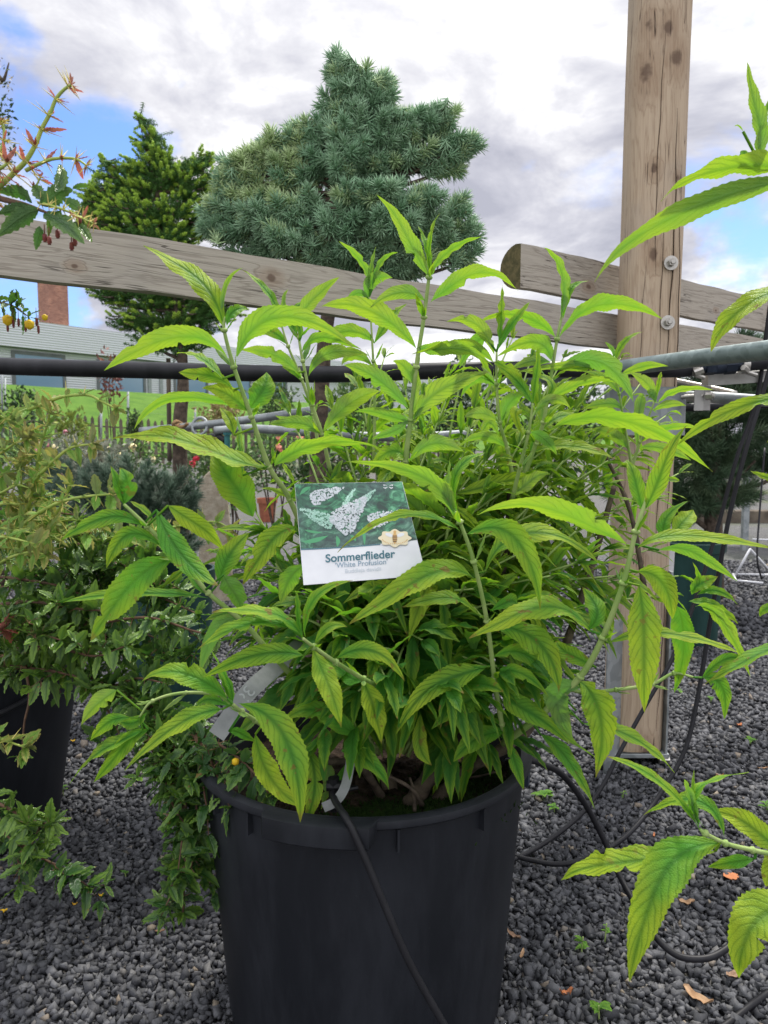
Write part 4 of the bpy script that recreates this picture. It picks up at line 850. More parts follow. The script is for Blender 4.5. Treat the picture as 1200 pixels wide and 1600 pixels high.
def bush(name, px, py, d, rx, rz, kind, n, label, fl=None, nf=0, ln=.05):
    c = PX(px, py, d); g = float(height(c.x, c.y)); k = d/1200
    e = empty(name, (c.x, c.y, g), label, 'shrub')
    V, F, T = leaf_cloud(n, (c.x, c.y, c.z), (rx*k, rx*k*.8, rz*k), ln); npmesh('foliage', V, F, BM_[kind], e, tint=T)
    mb = MB()
    for i in range(5): mb.tube(catmull([Vector((c.x+R.uniform(-.03, .03), c.y, g-.01)), Vector((c.x+R.uniform(-.4, .4)*rx*k, c.y+R.uniform(-.3, .3)*rx*k, (g+c.z)/2)), Vector((c.x+R.uniform(-.7, .7)*rx*k, c.y, c.z+R.uniform(0, .6)*rz*k))], 4), .007, 5)
    mb.build('stem', M['bark'], e)
    if fl:
        for i in range(nf):
            q, u_ = R.uniform(0, 6.28), R.uniform(-.2, 1); s = math.sqrt(1-u_*u_); p = Vector((c.x+rx*k*s*math.cos(q), c.y-abs(rx*k*.8*s*math.sin(q)), c.z+rz*k*u_)); mb = MB(); r = R.uniform(.025, .042)
            for j in range(9):
                a = Vector((R.gauss(0, 1), R.gauss(0, 1), R.gauss(.4, 1))).normalized(); b = a.orthogonal().normalized()
                ids = [mb.vert(p + a*r*(.35+.65*(jj == 1)) + b*r*.7*sx + a.cross(b)*r*.45*sy) for jj, sx, sy in ((0, -1, 0), (1, 0, -1), (0, 1, 0), (1, 0, 1))]; mb.face(ids)
            mb.build('flower', M[fl], e)
    return e
bush('rose_bush', 352, 735, 6.0, 52, 55, 'mid', 900, 'green rose bush with one bright red bloom behind the standing stone', 'rose_red', 3)
bush('rose_bush', 430, 715, 6.6, 50, 48, 'mid', 900, 'rose bush with peach blooms behind the tall left shoot', 'rose_peach', 5)
bush('rose_bush', 205, 720, 7.2, 42, 36, 'mid', 700, 'rose bush with cream blooms in front of the picket fence', 'rose_cream', 7)
bush('rose_bush', 100, 705, 8.5, 40, 30, 'grey', 600, 'pale rose bush with pink blooms at the far left of the bed', 'rose_pink', 6)
bush('rose_bush', 30, 712, 6.5, 60, 45, 'mid', 900, 'green rose bush with cream blooms behind the spiny young shoots at the left edge', 'rose_cream', 4)
bush('low_shrub', 150, 715, 5.6, 60, 34, 'grey', 700, 'low pale shrub behind the dwarf pine', ln=.05)
bush('low_shrub', 300, 720, 8.0, 50, 34, 'mid', 700, 'low green shrub between the spruce stem and the standing stone', ln=.06)
bush('lime_shrub', 112, 672, 12.5, 26, 28, 'lime', 500, 'lime-yellow shrub in front of the picket fence', ln=.09)
bush('dark_shrub', 32, 640, 13, 24, 36, 'dark', 500, 'mid-green shrub left of the lime shrub by the picket fence', ln=.09)
bush('columnar_conifer', 210, 668, 13, 11, 30, 'dark', 800, 'narrow dark columnar conifer standing at the picket fence', ln=.05)
bush('tawny_shrub', 345, 655, 12, 34, 30, 'straw', 600, 'tawny shrub on the bank behind the lashed tie rail', ln=.09)
bush('garden_shrub', 425, 622, 15, 40, 36, 'mid', 900, 'round green shrub in front of the grey building, right of the tall left shoot', ln=.1)
bush('garden_shrub', 560, 640, 9.5, 70, 50, 'mid', 1400, 'broad green shrub behind the middle of the bush', ln=.08)
bush('garden_shrub', 720, 640, 8.5, 80, 60, 'dark', 1600, 'broad dark green shrub behind the right half of the bush', ln=.08)
bush('garden_shrub', 880, 660, 8.2, 80, 70, 'dark', 1600, 'dark green shrub left of the timber post', ln=.08)
bush('garden_shrub', 505, 750, 5.2, 60, 60, 'dark', 1200, 'low dark shrub glimpsed behind the plant label', ln=.05)
bush('copper_tree', 172, 585, 14.5, 20, 38, 'red', 190, 'thin copper-leaved young tree in front of the grey building', ln=.11)
for (px, py, d, rx, rz) in ((-60, 640, 24, 60, 50), (1290, 640, 14, 100, 90)):
    bush('hedge_tree', px, py, d, rx, rz, 'dark', 1500, 'dark tree at the far ' + ('left' if px < 0 else 'right') + ' edge of the nursery', ln=.2)
# standing stone
m, t, p, o = mat('buff_limestone', .9, .2); co = obj_co(t)
t.set(p, 'Base Color', t.mix(t.mapr(t.noise(co, 14, 6, .7), .35, .65), (.30, .255, .18), (.46, .41, .32))); bump(t, p, t.noise(co, 30, 6, .7), .9, .012); M['limestone'] = m
c = PX(336, 862, 4.1); mb = MB(); rows = []
sc = 4.1/1200; hs = PX(336, 735, 4.1).z; base_z = PX(336, 862, 4.1).z
for i, (zf, l, r_) in enumerate(((-.6, -27, 27), (0, -27, 26), (.3, -26, 25), (.6, -25, 22), (.82, -22, 18), (.94, -13, 13), (1.0, -5, 5))):
    z = base_z+(hs-base_z)*zf; rows.append([mb.vert((c.x+sc*((l+r_)/2+(r_-l)/2*math.cos(q)*(1+.05*math.sin(5*q+i))), c.y+sc*11*math.sin(q)*(1 if zf < .9 else .5), max(z, 0))) for q in np.linspace(0, 2*math.pi, 20, endpoint=False)])
for i in range(len(rows)-1):
    for k in range(20): mb.face((rows[i][k], rows[i][(k+1) % 20], rows[i+1][(k+1) % 20], rows[i+1][k]))
mb.face(rows[-1]); tag(mb.build('standing_stone', M['limestone']), 'upright buff limestone slab left of the plant label', 'stone')
# terracotta pot, pallet table and wire stand
M['terra'] = noisy('terracotta', (.32, .12, .07), (.25, .09, .055), 20, .85, .15); M['redwood'] = noisy('red_brown_boards', (.26, .10, .075), (.18, .075, .06), 8, .8)
c = PX(418, 812, 9.4)
tpot = empty('plant_pot', (c.x, c.y, 0), 'terracotta plant pot behind the plant label', 'plant pot'); mb = MB(); zt_ = .29
mb.lathe((c.x, c.y, 0), [(.085, 0), (.11, zt_*.8), (.125, zt_*.8), (.125, zt_), (.11, zt_), (.105, zt_-.03), (0, zt_-.03)], 32); mb.build('body', M['terra'], tpot, smooth='auto')
tb_ = empty('display_table', PX(1190, 800, 7.2), 'low display table with red boards at the far right', 'table')
c = PX(1215, 717, 7.2)
for i in range(4): mb = MB(); mb.box((c.x, c.y-.3+.2*i, c.z), (.5, 0, 0), (0, .09, 0), (0, 0, .03)); mb.build('board', M['redwood'], tb_, smooth=False)
for sx in (-.42, .42):
    for sy in (-.3, .3): mb = MB(); mb.box((c.x+sx, c.y+sy, c.z/2-.016), (.025, 0, 0), (0, .025, 0), (0, 0, c.z/2-.016)); mb.build('leg', M['galv'], tb_, smooth=False)
tube_obj('galvanised_pipe', [PX(1160, 708, 5.2), PX(1300, 708, 5.2)], .02, M['galv'], 'short galvanised pipe seen beyond the hanging hoses, above the red table', 'pipe')
kt = empty('low_kerb', PX(1180, 806, 9.5), 'low tan timber edging at the far right of the gravel', 'edging')
mb = MB(); c = PX(1220, 806, 9.3); mb.box((c.x, c.y, .06), (1.6, 0, 0), (0, .08, 0), (0, 0, .09), bev=.01); mb.build('board', M['picket'], kt, smooth=False)
ws = empty('wire_stand', PX(1170, 905, 3.6), 'folding stand of thin white wire rods on the gravel at the right edge', 'wire stand')
for (a, b_) in (((1145, 897, 3.6), (1290, 900, 3.6)), ((1150, 907, 3.4), (1192, 911, 3.4)), ((1147, 902, 3.55), (1172, 858, 3.55)), ((1172, 858, 3.55), (1215, 905, 3.7)), ((1176, 843, 3.7), (1290, 846, 3.7)), ((1145, 897, 3.6), (1150, 907, 3.4))):
    mb = MB(); mb.tube([PX(*a), PX(*b_)], .0055, 6); mb.build('rod', M['card'], ws)
tube_obj('thin_cable', [PX(1195, 700, 3.4), PX(1187, 800, 3.3), PX(1183, 870, 3.2), PX(1190, 905, 3.2)], .004, M['hose'], 'thin black cable hanging straight down beside the wire stand', 'cable')
# ------------------------------------------------------------------ leaves
def buddleja_prof(t): return (math.sin(math.pi/2*max(t, .004)/.42)**.95 if t < .42 else max(0, math.cos(math.pi/2*((t-.42)/.58)))**1.08)
def varied_prof():
    k, e1, e2 = R.uniform(.33, .56), R.uniform(.8, 1.1), R.uniform(.82, 1.1)
    return lambda t: (math.sin(math.pi/2*max(t, .004)/k)**e1 if t < k else max(0, math.cos(math.pi/2*((t-k)/(1-k))))**e2)
def barb_prof(t): return max(.06, math.sin(math.pi*min(1, max(0, t))**.85)**.8) if t < .97 else .04
def leaf(mb, P0, P1, P2, hw, wd, nseg=40, serr=.10, fold=.22, wave=.10, prof=buddleja_prof, tint=(.5, .5, .5), cols=(-1, -.55, 0, .55, 1), curl=0.0, m=0, teeth=2):
    """one leaf blade along a quadratic curve; wd: rough width direction"""
    P0, P1, P2, wd = Vector(P0), Vector(P1), Vector(P2), Vector(wd)
    L = (P1-P0).length + (P2-P1).length; rows = []; ph = R.random()*6; fq = R.uniform(3.2, 5.0); tw = R.gauss(0, .3); sb = R.gauss(0, .012)*L; sn = R.gauss(0, .02)*L; hk = R.uniform(0, .05)*L; bites = [(R.uniform(.2, .85), R.uniform(.02, .06), R.uniform(.35, .8), R.choice((-1, 1))) for _ in range(R.choice((0, 0, 0, 0, 1, 2)))] if nseg > 40 else []
    for i in range(nseg+1):
        t = i/nseg; p = P0*(1-t)**2 + P1*2*t*(1-t) + P2*t*t
        T = ((P1-P0)*(1-t) + (P2-P1)*t).normalized(); W = (wd - T*wd.dot(T)).normalized(); Nn_ = T.cross(W)
        a = tw*(t-.3); W, Nn_ = W*math.cos(a)+Nn_*math.sin(a), Nn_*math.cos(a)-W*math.sin(a)
        p = p + W*(sb*math.sin(2*math.pi*t)) + Nn_*(sn*math.sin(1.7*math.pi*t)) - Nn_*(hk*max(0, t-.72)**2*9)
        wv = hw*max(0.012, prof(t))*(1+.05*math.sin(t*17+ph)); row = []
        for c in cols:
            e = abs(c); k = 1.0
            if e == 1 and 0 < i < nseg: k = 1 + serr*((i % teeth)/(teeth-1) - .5)*2*(1 if prof(t) > .12 else .3)
            for (bt, bw, bd, bs_) in bites:
                if c*bs_ > .5 and abs(t-bt) < bw: k *= 1 - bd*(1-abs(t-bt)/bw)*(1 if e == 1 else .25)
            off = fold*e*wv - curl*e*e*wv + (wave*hw*math.sin(2*math.pi*fq*t+ph+(1.4 if c > 0 else 0))*e*e*(.3+.7*prof(t)))
            sh = Vector((0, 0, 0)) if e < 1 else T*(serr*hw*.25*((i % teeth)/(teeth-1)))
            row.append(mb.vert(p + W*(c*wv*k) + Nn_*off + sh, (t, .5+c*.5), tint))
        rows.append(row)
    for i in range(nseg):
        for j in range(len(cols)-1): mb.face((rows[i][j], rows[i+1][j], rows[i+1][j+1], rows[i][j+1]), m)
def posed(P0, Pm, P2, w3, broad, flip=0):
    """control point and width direction of a leaf seen with visible width w3 while really broad wide"""
    P1 = Pm*2 - (P0+P2)/2; T = (P2-P0).normalized(); V = (CAM-Pm).normalized(); N_ = T.cross(V).normalized(); Vp = (V - T*V.dot(T)).normalized()
    c = max(.15, min(1, w3/broad)); s = math.sqrt(1-c*c); best = None
    for sg in (-1, 1):
        W = N_*c + Vp*s*sg; n = T.cross(W)
        if best is None or abs(n.z) > best[0]: best = (abs(n.z), W, n)
    W, n = best[1], best[2]
    if (n.z < 0) != bool(flip): W = -W
    return P1, W
def seg_depth(stem, x, y):
    best = (1e9, stem[0][2])
    for a, b in zip(stem, stem[1:]):
        dx, dy = b[0]-a[0], b[1]-a[1]; q = max(0, min(1, ((x-a[0])*dx+(y-a[1])*dy)/max(1e-9, dx*dx+dy*dy)))
        d = math.hypot(a[0]+dx*q-x, a[1]+dy*q-y)
        if d < best[0]: best = (d, a[2]+(b[2]-a[2])*q, (a[0]+dx*q, a[1]+dy*q))
    return best
# every traced shoot: crop origin, scale, stem (x, y, distance), radius, leaves (base, middle, tip, visible width, distance change, yellowness)
A = (150, 280, 2.1818); B_ = (600, 380, 2.0); C_ = (100, 740, 2.3077); D_ = (580, 800, 1.9355); F_ = (780, 1050, 2.857); G_ = (750, 0, 2.2867); Z0 = (0, 0, 1)
SHOOTS = [
 ('tallest left-hand shoot', A, [(760, 1330, 1.22), (660, 1091, 1.16), (590, 980, 1.13), (530, 810, 1.10), (470, 640, 1.08), (437, 515, 1.07), (440, 470, 1.07)], .0044, [
  (437, 510, 345, 345, 165, 205, 82, .02, .75), (438, 500, 442, 370, 498, 297, 18, 0, .3), (446, 500, 470, 450, 520, 440, 40, .03, .2), (445, 605, 275, 540, 25, 645, 72, -.02, .85), (480, 605, 610, 470, 880, 570, 78, -.05, .7),
  (432, 680, 345, 608, 270, 582, 28, .05, .6), (470, 718, 375, 668, 278, 656, 55, .03, .6), (518, 790, 450, 735, 362, 712, 66, .0, .75), (520, 785, 300, 740, 130, 855, 42, .03, .3), (525, 780, 568, 720, 582, 655, 88, .02, .35),
  (470, 872, 452, 815, 420, 775, 42, .03, .9), (600, 990, 390, 920, 55, 880, 62, -.03, .75), (607, 980, 750, 905, 990, 912, 58, -.04, .65), (535, 1150, 470, 1040, 395, 930, 128, .02, .6), (610, 975, 604, 940, 600, 910, 14, 0, .4), (500, 1010, 490, 890, 470, 790, 20, .1, .3)]),
 ('twin slender shoot', A, [(800, 1000, 1.30), (770, 870, 1.27), (738, 770, 1.26), (705, 620, 1.25), (692, 540, 1.25), (695, 500, 1.25)], .0035, [
  (700, 470, 748, 400, 830, 335, 56, 0, .95), (690, 545, 670, 470, 720, 405, 40, .03, .3), (725, 672, 800, 590, 930, 600, 52, -.03, .6), (690, 660, 610, 600, 495, 575, 52, -.02, .75), (700, 600, 780, 540, 905, 580, 40, .04, .6), (770, 870, 680, 830, 590, 830, 50, -.02, .7), (775, 860, 870, 760, 970, 720, 68, -.02, .95), (690, 560, 690, 500, 665, 440, 24, 0, .4)]),
 ('twin slender shoot', A, [(760, 930, 1.33), (740, 800, 1.32), (700, 680, 1.31), (655, 570, 1.30), (630, 490, 1.30)], .0033, [
  (622, 470, 580, 380, 500, 305, 26, 0, .5), (640, 480, 640, 420, 655, 376, 18, 0, .4), (655, 565, 600, 520, 540, 520, 40, .02, .4), (700, 690, 640, 620, 560, 590, 45, .03, .5), (745, 800, 690, 830, 610, 805, 40, .03, .6), (640, 500, 690, 450, 740, 400, 30, .03, .4)]),
 ('tallest middle shoot', A, [(1040, 1120, 1.26), (1055, 960, 1.22), (1072, 820, 1.20), (1092, 640, 1.18), (1118, 470, 1.17), (1135, 335, 1.16), (1140, 300, 1.16)], .0048, [
  (1130, 325, 1058, 185, 955, 55, 58, -.01, .6), (1137, 330, 1128, 240, 1098, 158, 20, .01, .3), (1140, 325, 1138, 210, 1172, 112, 18, 0, .4), (1146, 328, 1195, 250, 1322, 195, 30, -.02, .4), (1140, 420, 1270, 328, 1445, 372, 60, -.03, .8), (1122, 415, 1030, 386, 935, 440, 52, -.03, .5),
  (1090, 575, 955, 455, 768, 435, 74, -.05, .85), (1091, 578, 1205, 575, 1352, 640, 52, -.04, .8), (1080, 700, 1052, 640, 1010, 620, 48, -.02, .75), (1086, 815, 1190, 710, 1340, 655, 78, -.03, .95), (1065, 780, 960, 680, 845, 632, 62, -.02, .35), (1070, 825, 980, 800, 880, 790, 40, -.03, .5), (1065, 820, 1010, 860, 940, 885, 36, .01, .1), (1078, 800, 1090, 720, 1078, 620, 26, -.01, .7), (1060, 960, 1000, 930, 930, 1000, 60, -.03, .4), (1070, 960, 1160, 900, 1260, 930, 60, -.03, .5)]),
 ('short pale shoot beside the middle one', A, [(945, 1000, 1.36), (950, 800, 1.34), (945, 620, 1.33), (932, 400, 1.32)], .0032, [
  (928, 385, 905, 285, 832, 208, 24, 0, .5), (935, 375, 940, 300, 950, 230, 16, 0, .3), (942, 375, 965, 290, 1030, 250, 20, 0, .3), (930, 420, 950, 340, 1012, 335, 50, -.02, .35), (932, 412, 890, 388, 850, 425, 26, 0, .2), (950, 560, 860, 520, 710, 565, 48, -.03, .6), (948, 560, 1000, 480, 1060, 420, 40, .03, .4), (945, 640, 880, 600, 840, 640, 40, -.02, .7)]),
 ('tallest right-hand shoot', B_, [(400, 800, 1.30), (440, 720, 1.27), (475, 625, 1.25), (498, 560, 1.23), (520, 430, 1.22), (541, 300, 1.21), (556, 225, 1.21)], .0044, [
  (550, 240, 555, 100, 503, 8, 30, 0, .4), (560, 235, 580, 150, 642, 113, 28, 0, .35), (545, 300, 680, 190, 872, 232, 50, -.03, .55), (535, 292, 430, 226, 288, 250, 40, -.02, .5), (525, 370, 470, 308, 350, 358, 60, .03, .5), (532, 400, 680, 372, 782, 495, 66, -.04, .35), (515, 395, 640, 378, 390, 398, 32, 0, .9), (520, 372, 455, 370, 385, 400, 34, -.02, .8),
  (478, 505, 590, 446, 745, 440, 40, -.03, .8), (510, 588, 740, 552, 1032, 706, 58, -.06, .65), (455, 658, 580, 634, 722, 675, 34, -.04, .8), (500, 580, 560, 540, 640, 555, 30, .04, .7), (455, 650, 500, 560, 560, 500, 40, .03, .4)]),
 ('upright shoot left of the tall right one', B_, [(400, 720, 1.24), (385, 640, 1.22), (362, 560, 1.20), (352, 440, 1.19), (352, 340, 1.18)], .0036, [
  (345, 350, 300, 262, 195, 243, 46, -.02, .9), (355, 335, 410, 240, 456, 183, 28, 0, .5), (358, 315, 368, 220, 368, 130, 26, .02, .5), (325, 300, 285, 310, 235, 390, 46, .03, .05), (345, 370, 405, 415, 465, 500, 42, -.03, .85), (342, 372, 240, 322, 85, 335, 46, -.03, .85), (362, 570, 400, 490, 440, 480, 50, -.02, .25), (360, 560, 300, 530, 250, 545, 40, -.02, .95), (385, 640, 320, 605, 225, 635, 34, -.03, .6), (360, 600, 330, 560, 300, 600, 40, .02, .7), (352, 450, 300, 420, 240, 480, 40, .03, .4)]),
 ('short shoot with a curled pale leaf', B_, [(400, 800, 1.22), (425, 700, 1.19), (452, 590, 1.16), (465, 500, 1.15)], .0036, [
  (465, 500, 478, 410, 474, 318, 28, 0, .35), (470, 500, 520, 440, 430, 380, 24, .01, .4), (468, 540, 520, 488, 582, 520, 36, -.02, .8), (458, 545, 415, 520, 430, 600, 40, -.01, .9), (462, 500, 415, 430, 355, 385, 36, .02, .6), (400, 790, 460, 740, 520, 720, 46, -.03, .95), (455, 590, 500, 610, 540, 660, 40, .03, .3)]),
 ('small shoot near the steel clamp', B_, [(775, 700, 1.40), (750, 560, 1.38), (735, 470, 1.37), (716, 350, 1.37)], .003, [
  (716, 362, 712, 330, 690, 308, 14, 0, .4), (722, 372, 748, 312, 812, 278, 22, 0, .5), (735, 415, 800, 388, 888, 383, 28, -.02, .75), (735, 470, 690, 420, 620, 400, 30, .02, .6), (745, 520, 690, 500, 620, 520, 34, -.02, .7), (715, 360, 690, 350, 640, 330, 20, 0, .5), (750, 600, 740, 570, 760, 560, 50, 0, .6), (760, 640, 720, 600, 650, 580, 40, -.02, .7)]),
 ('small shoot in front of the steel clamp', B_, [(770, 720, 1.34), (800, 620, 1.32), (850, 480, 1.30)], .003, [
  (850, 490, 858, 440, 866, 400, 16, 0, .5), (858, 500, 920, 462, 1032, 458, 20, -.03, .8), (840, 525, 890, 502, 945, 508, 26, -.02, .8), (845, 485, 815, 430, 768, 405, 36, .01, .7), (790, 640, 800, 510, 812, 475, 34, -.01, .6), (820, 585, 900, 575, 985, 578, 24, -.02, .8), (850, 500, 835, 470, 820, 480, 30, 0, .4), (820, 590, 760, 560, 690, 600, 36, -.02, .7), (800, 640, 870, 640, 960, 680, 36, -.02, .6)]),
 ('big shoot low on the right', D_, [(400, 700, 1.16), (515, 612, 1.08), (632, 498, 1.04), (700, 380, 1.02), (762, 215, 1.00), (800, 60, .99), (835, -45, .99)], .0056, [
  (830, -10, 880, -130, 955, -262, 62, 0, .75), (822, 0, 800, -90, 770, -160, 50, .03, .2), (772, 100, 580, 0, 322, 8, 58, -.05, .85), (805, 110, 960, 75, 1240, 98, 42, .02, .8), (870, 115, 990, 130, 1105, 205, 42, .08, .3), (805, 180, 880, 215, 912, 325, 74, -.02, .75), (810, 222, 825, 395, 826, 606, 104, -.06, .8), (680, 386, 500, 296, 290, 372, 64, -.05, .45), (716, 396, 930, 372, 1152, 436, 38, .03, .8),
  (628, 512, 690, 610, 680, 805, 104, -.05, .7), (365, 345, 500, 390, 566, 548, 92, -.04, .6), (640, 640, 800, 690, 925, 785, 42, .0, .45), (512, 672, 600, 760, 682, 896, 54, -.03, .3), (620, 600, 560, 650, 680, 740, 36, .02, .3), (655, 356, 680, 290, 640, 222, 62, .03, .3), (640, 530, 560, 560, 610, 690, 80, .02, .2), (680, 470, 600, 430, 560, 390, 56, .04, .5)]),
 ('pale-tipped shoot right of the label', D_, [(420, 720, 1.14), (395, 640, 1.11), (372, 500, 1.07), (350, 330, 1.03), (310, 150, 1.0), (268, 30, .985), (256, 0, .98)], .0044, [
  (255, 10, 232, -80, 238, -165, 24, 0, .3), (262, 5, 262, -120, 345, -190, 34, 0, .4), (248, 10, 150, -110, -75, -150, 58, -.03, .6), (282, 70, 120, 8, -100, 125, 32, -.06, .55), (290, 68, 440, 85, 520, 296, 84, -.04, .55), (310, 200, 150, 205, -70, 335, 78, -.06, .65), (328, 318, 220, 262, 90, 285, 42, -.02, .5), (345, 180, 460, 60, 700, 160, 54, .06, .5),
  (350, 468, 210, 515, 75, 672, 80, -.05, .5), (378, 488, 450, 486, 540, 560, 46, -.03, .35), (370, 560, 280, 578, 182, 658, 82, -.02, .15), (402, 545, 470, 600, 602, 702, 76, -.03, .35), (150, 610, 145, 690, 184, 768, 50, -.02, .55), (412, 665, 330, 680, 248, 755, 66, -.03, .05), (415, 695, 440, 770, 462, 842, 42, -.03, .1), (330, 470, 260, 480, 205, 505, 44, .03, .4), (360, 300, 420, 270, 450, 300, 50, .05, .2), (370, 440, 460, 430, 560, 500, 60, .04, .4)]),
 ('brown-stemmed side shoot', D_, [(420, 600, 1.30), (540, 528, 1.25), (640, 545, 1.23), (740, 538, 1.22), (850, 520, 1.21), (915, 488, 1.21), (975, 500, 1.20)], .0042, [
  (925, 285, 945, 380, 915, 548, 74, 0, .1), (980, 285, 1060, 330, 1152, 498, 42, -.02, .6), (1000, 288, 1060, 300, 1112, 338, 30, 0, .6), (985, 250, 1050, 240, 1112, 278, 28, 0, .6), (960, 240, 990, 200, 972, 150, 18, 0, .3), (970, 250, 1000, 215, 1052, 195, 46, 0, .5), (1000, 500, 1060, 530, 1070, 628, 56, -.02, .35), (1000, 502, 1060, 450, 1135, 448, 36, 0, .3), (890, 80, 892, 20, 962, -40, 44, .02, .2), (915, 78, 945, 30, 975, -10, 62, .02, .7), (960, 270, 1020, 275, 1080, 300, 26, .02, .3)]),
 ('arching shoot at the left', C_, [(850, 760, 1.18), (740, 640, 1.10), (640, 530, 1.06), (520, 430, 1.03), (420, 310, 1.01), (300, 190, 1.0), (215, 110, .99)], .0044, [
  (212, 105, 195, 40, 168, -30, 40, 0, .1), (218, 108, 232, 50, 200, -20, 66, .01, .1), (220, 130, 205, 60, 215, 0, 18, 0, .2), (288, 190, 150, 160, -10, 238, 62, -.02, .35), (365, 272, 220, 228, 150, 342, 68, -.03, .35), (335, 130, 420, 290, 556, 398, 96, -.05, .05), (375, 115, 480, 185, 578, 278, 74, .02, .75), (400, 305, 235, 410, 92, 602, 122, -.04, .2),
  (520, 448, 260, 430, -5, 462, 38, .02, .15), (560, 392, 600, 290, 668, 212, 86, .03, .4), (835, 195, 735, 260, 640, 402, 94, -.02, .7), (350, 412, 400, 370, 442, 342, 26, .03, .8), (575, 365, 615, 430, 640, 520, 86, .05, .05), (868, 330, 810, 385, 780, 470, 76, .03, .4), (640, 520, 545, 570, 488, 728, 66, .0, .05), (320, 165, 270, 120, 230, 95, 24, .03, .8), (520, 440, 470, 380, 430, 330, 40, .04, .4)]),
 ('forward shoot below the label', C_, [(1260, 850, 1.16), (1200, 800, 1.10), (1080, 740, 1.02), (980, 680, .96), (900, 625, .92), (862, 595, .90)], .0042, [
  (862, 592, 842, 505, 836, 418, 22, 0, .25), (870, 590, 895, 460, 1042, 388, 40, 0, .45), (862, 600, 740, 505, 530, 486, 44, -.02, .4), (872, 605, 690, 540, 472, 625, 52, -.03, .35), (866, 656, 720, 650, 500, 735, 82, -.03, .55), (898, 632, 945, 740, 1000, 916, 90, -.04, .7), (905, 615, 950, 558, 1026, 550, 40, .02, .3), (985, 665, 1110, 638, 1228, 748, 76, -.02, .6), (1075, 748, 1115, 840, 1145, 975, 90, -.02, .9),
  (1085, 968, 950, 870, 788, 892, 82, 0, .15), (1065, 990, 1075, 930, 1120, 870, 54, .01, .4), (1080, 745, 1010, 720, 930, 660, 60, .05, .1), (1000, 1000, 1090, 1030, 1168, 1140, 76, 0, .15)]),
 ('low forward shoot at the front left', C_, [(900, 1060, 1.14), (760, 940, 1.02), (690, 890, .97), (640, 858, .94), (608, 830, .925)], .004, [
  (608, 830, 580, 730, 526, 608, 28, 0, .35), (602, 826, 578, 760, 540, 700, 22, .01, .2), (590, 812, 450, 725, 280, 745, 96, -.01, .5), (570, 850, 410, 910, 205, 1064, 72, -.03, .45), (628, 828, 800, 960, 856, 1262, 122, -.06, .55), (690, 940, 740, 1090, 858, 1200, 90, -.02, .85), (868, 980, 905, 1110, 858, 1292, 70, -.04, .5), (935, 1020, 955, 1110, 926, 1206, 48, 0, .45), (1024, 1040, 1000, 1110, 982, 1184, 46, 0, .02), (595, 930, 640, 938, 692, 966, 38, .03, .02), (600, 840, 530, 815, 470, 852, 40, .03, .2)]),
 ('shaded side shoot low on the left', C_, [(620, 800, 1.25), (440, 790, 1.22), (320, 820, 1.20), (270, 880, 1.19)], .0034, [
  (305, 925, 210, 990, 102, 1118, 66, -.01, .35), (240, 880, 150, 905, 88, 968, 56, 0, .4), (285, 925, 140, 1000, 10, 1110, 50, .02, .3), (190, 780, 120, 830, 62, 908, 70, 0, .55), (300, 860, 250, 900, 190, 890, 50, .02, .2)]),
]
bb = empty('butterfly_bush', (PC.x, PC.y, .40), 'large yellow-green butterfly bush growing in the big black pot, filling the middle of the picture', 'shrub')
hero_count = 0; fol = MB()
def build_shoot(par, spec, small=None):
    global hero_count
    label, (ox, oy, s), stem, rad, leaves = spec
    st = [(ox+x/s, oy+y/s, d) for x, y, d in stem]
    mb = MB(); P = catmull([PX(*q) for q in st], 6); n = len(P)
    mb.tube(P, [rad*(1.0-.55*i/(n-1)) for i in range(n)], 10)
    for i in range(6, n-3, 6):       # nodes
        T = (P[i+1]-P[i]).normalized(); mb.tube([P[i]-T*.003, P[i], P[i]+T*.003], [rad*.8, rad*1.22, rad*.8], 8)
    so = mb.build('shoot', [M['stem']], par); so['label'] = label
    for i in range(6, n-3, 6):       # small leaflets in the axils
        T = (P[i+1]-P[i]).normalized(); a = T.orthogonal().normalized(); b2_ = T.cross(a); q0 = R.random()*6.28
        for q in (q0, q0+math.pi, q0+math.pi+.6):
            if R.random() < .3: continue
            o = a*math.cos(q)+b2_*math.sin(q); l = R.uniform(.015, .045); d = (o*R.uniform(.5, 1)+T*.9).normalized(); W = d.cross(Vector((R.gauss(0, .3), R.gauss(0, .3), 1))).normalized()
            leaf(fol, P[i]+o*rad*.8, P[i]+d*l*.5, P[i]+d*l+o*l*.15, l*.12, W, nseg=14, serr=.05, fold=.3, tint=(R.uniform(.3, .8), R.random(), .1))
    for (bx, by, mx, my, tx, ty, wv, dd, yl) in leaves:
        b, m_, tp = (ox+bx/s, oy+by/s), (ox+mx/s, oy+my/s), (ox+tx/s, oy+ty/s)
        dist, d0, near = seg_depth(st, *b)
        d0 += R.uniform(-.004, .004)
        P0, Pm, P2 = PX(*b, d0), PX(*m_, d0+dd*.45-.004), PX(*tp, d0+dd)
        L = (P2-P0).length; w3 = .92*wv/s*d0/1200; broad = max(w3*1.02, min(.21*L, .05)) if w3/L > .1 else max(w3, .11*L)
        P1, W = posed(P0, Pm, P2, w3, broad)
        up = (P2-P0).normalized().z
        tint = (min(1, max(0, yl + R.uniform(-.18, .15))), R.random(), R.random())
        kw = dict(nseg=52, serr=.045, fold=R.uniform(.16, .34), wave=R.uniform(.06, .17), tint=tint, prof=varied_prof(), curl=R.choice((0, 0, .05, .12, .2)))
        big = wv/s > 15 and hero_count < 96*1
        l = MB() if big else fol
        if small: l = MB(); big = True
        leaf(l, P0, P1, P2, broad/2, W, **kw)
        if dist > 9 and dist < 60:            # a petiole back to the stem
            q = PX(near[0], near[1], d0); l.tube(catmull([q, (q+P0)/2, P0], 3), [.0016]*7, 6, 0, t=tint)
        if big: l.build('leaf', M['leaf'], so); hero_count += 1
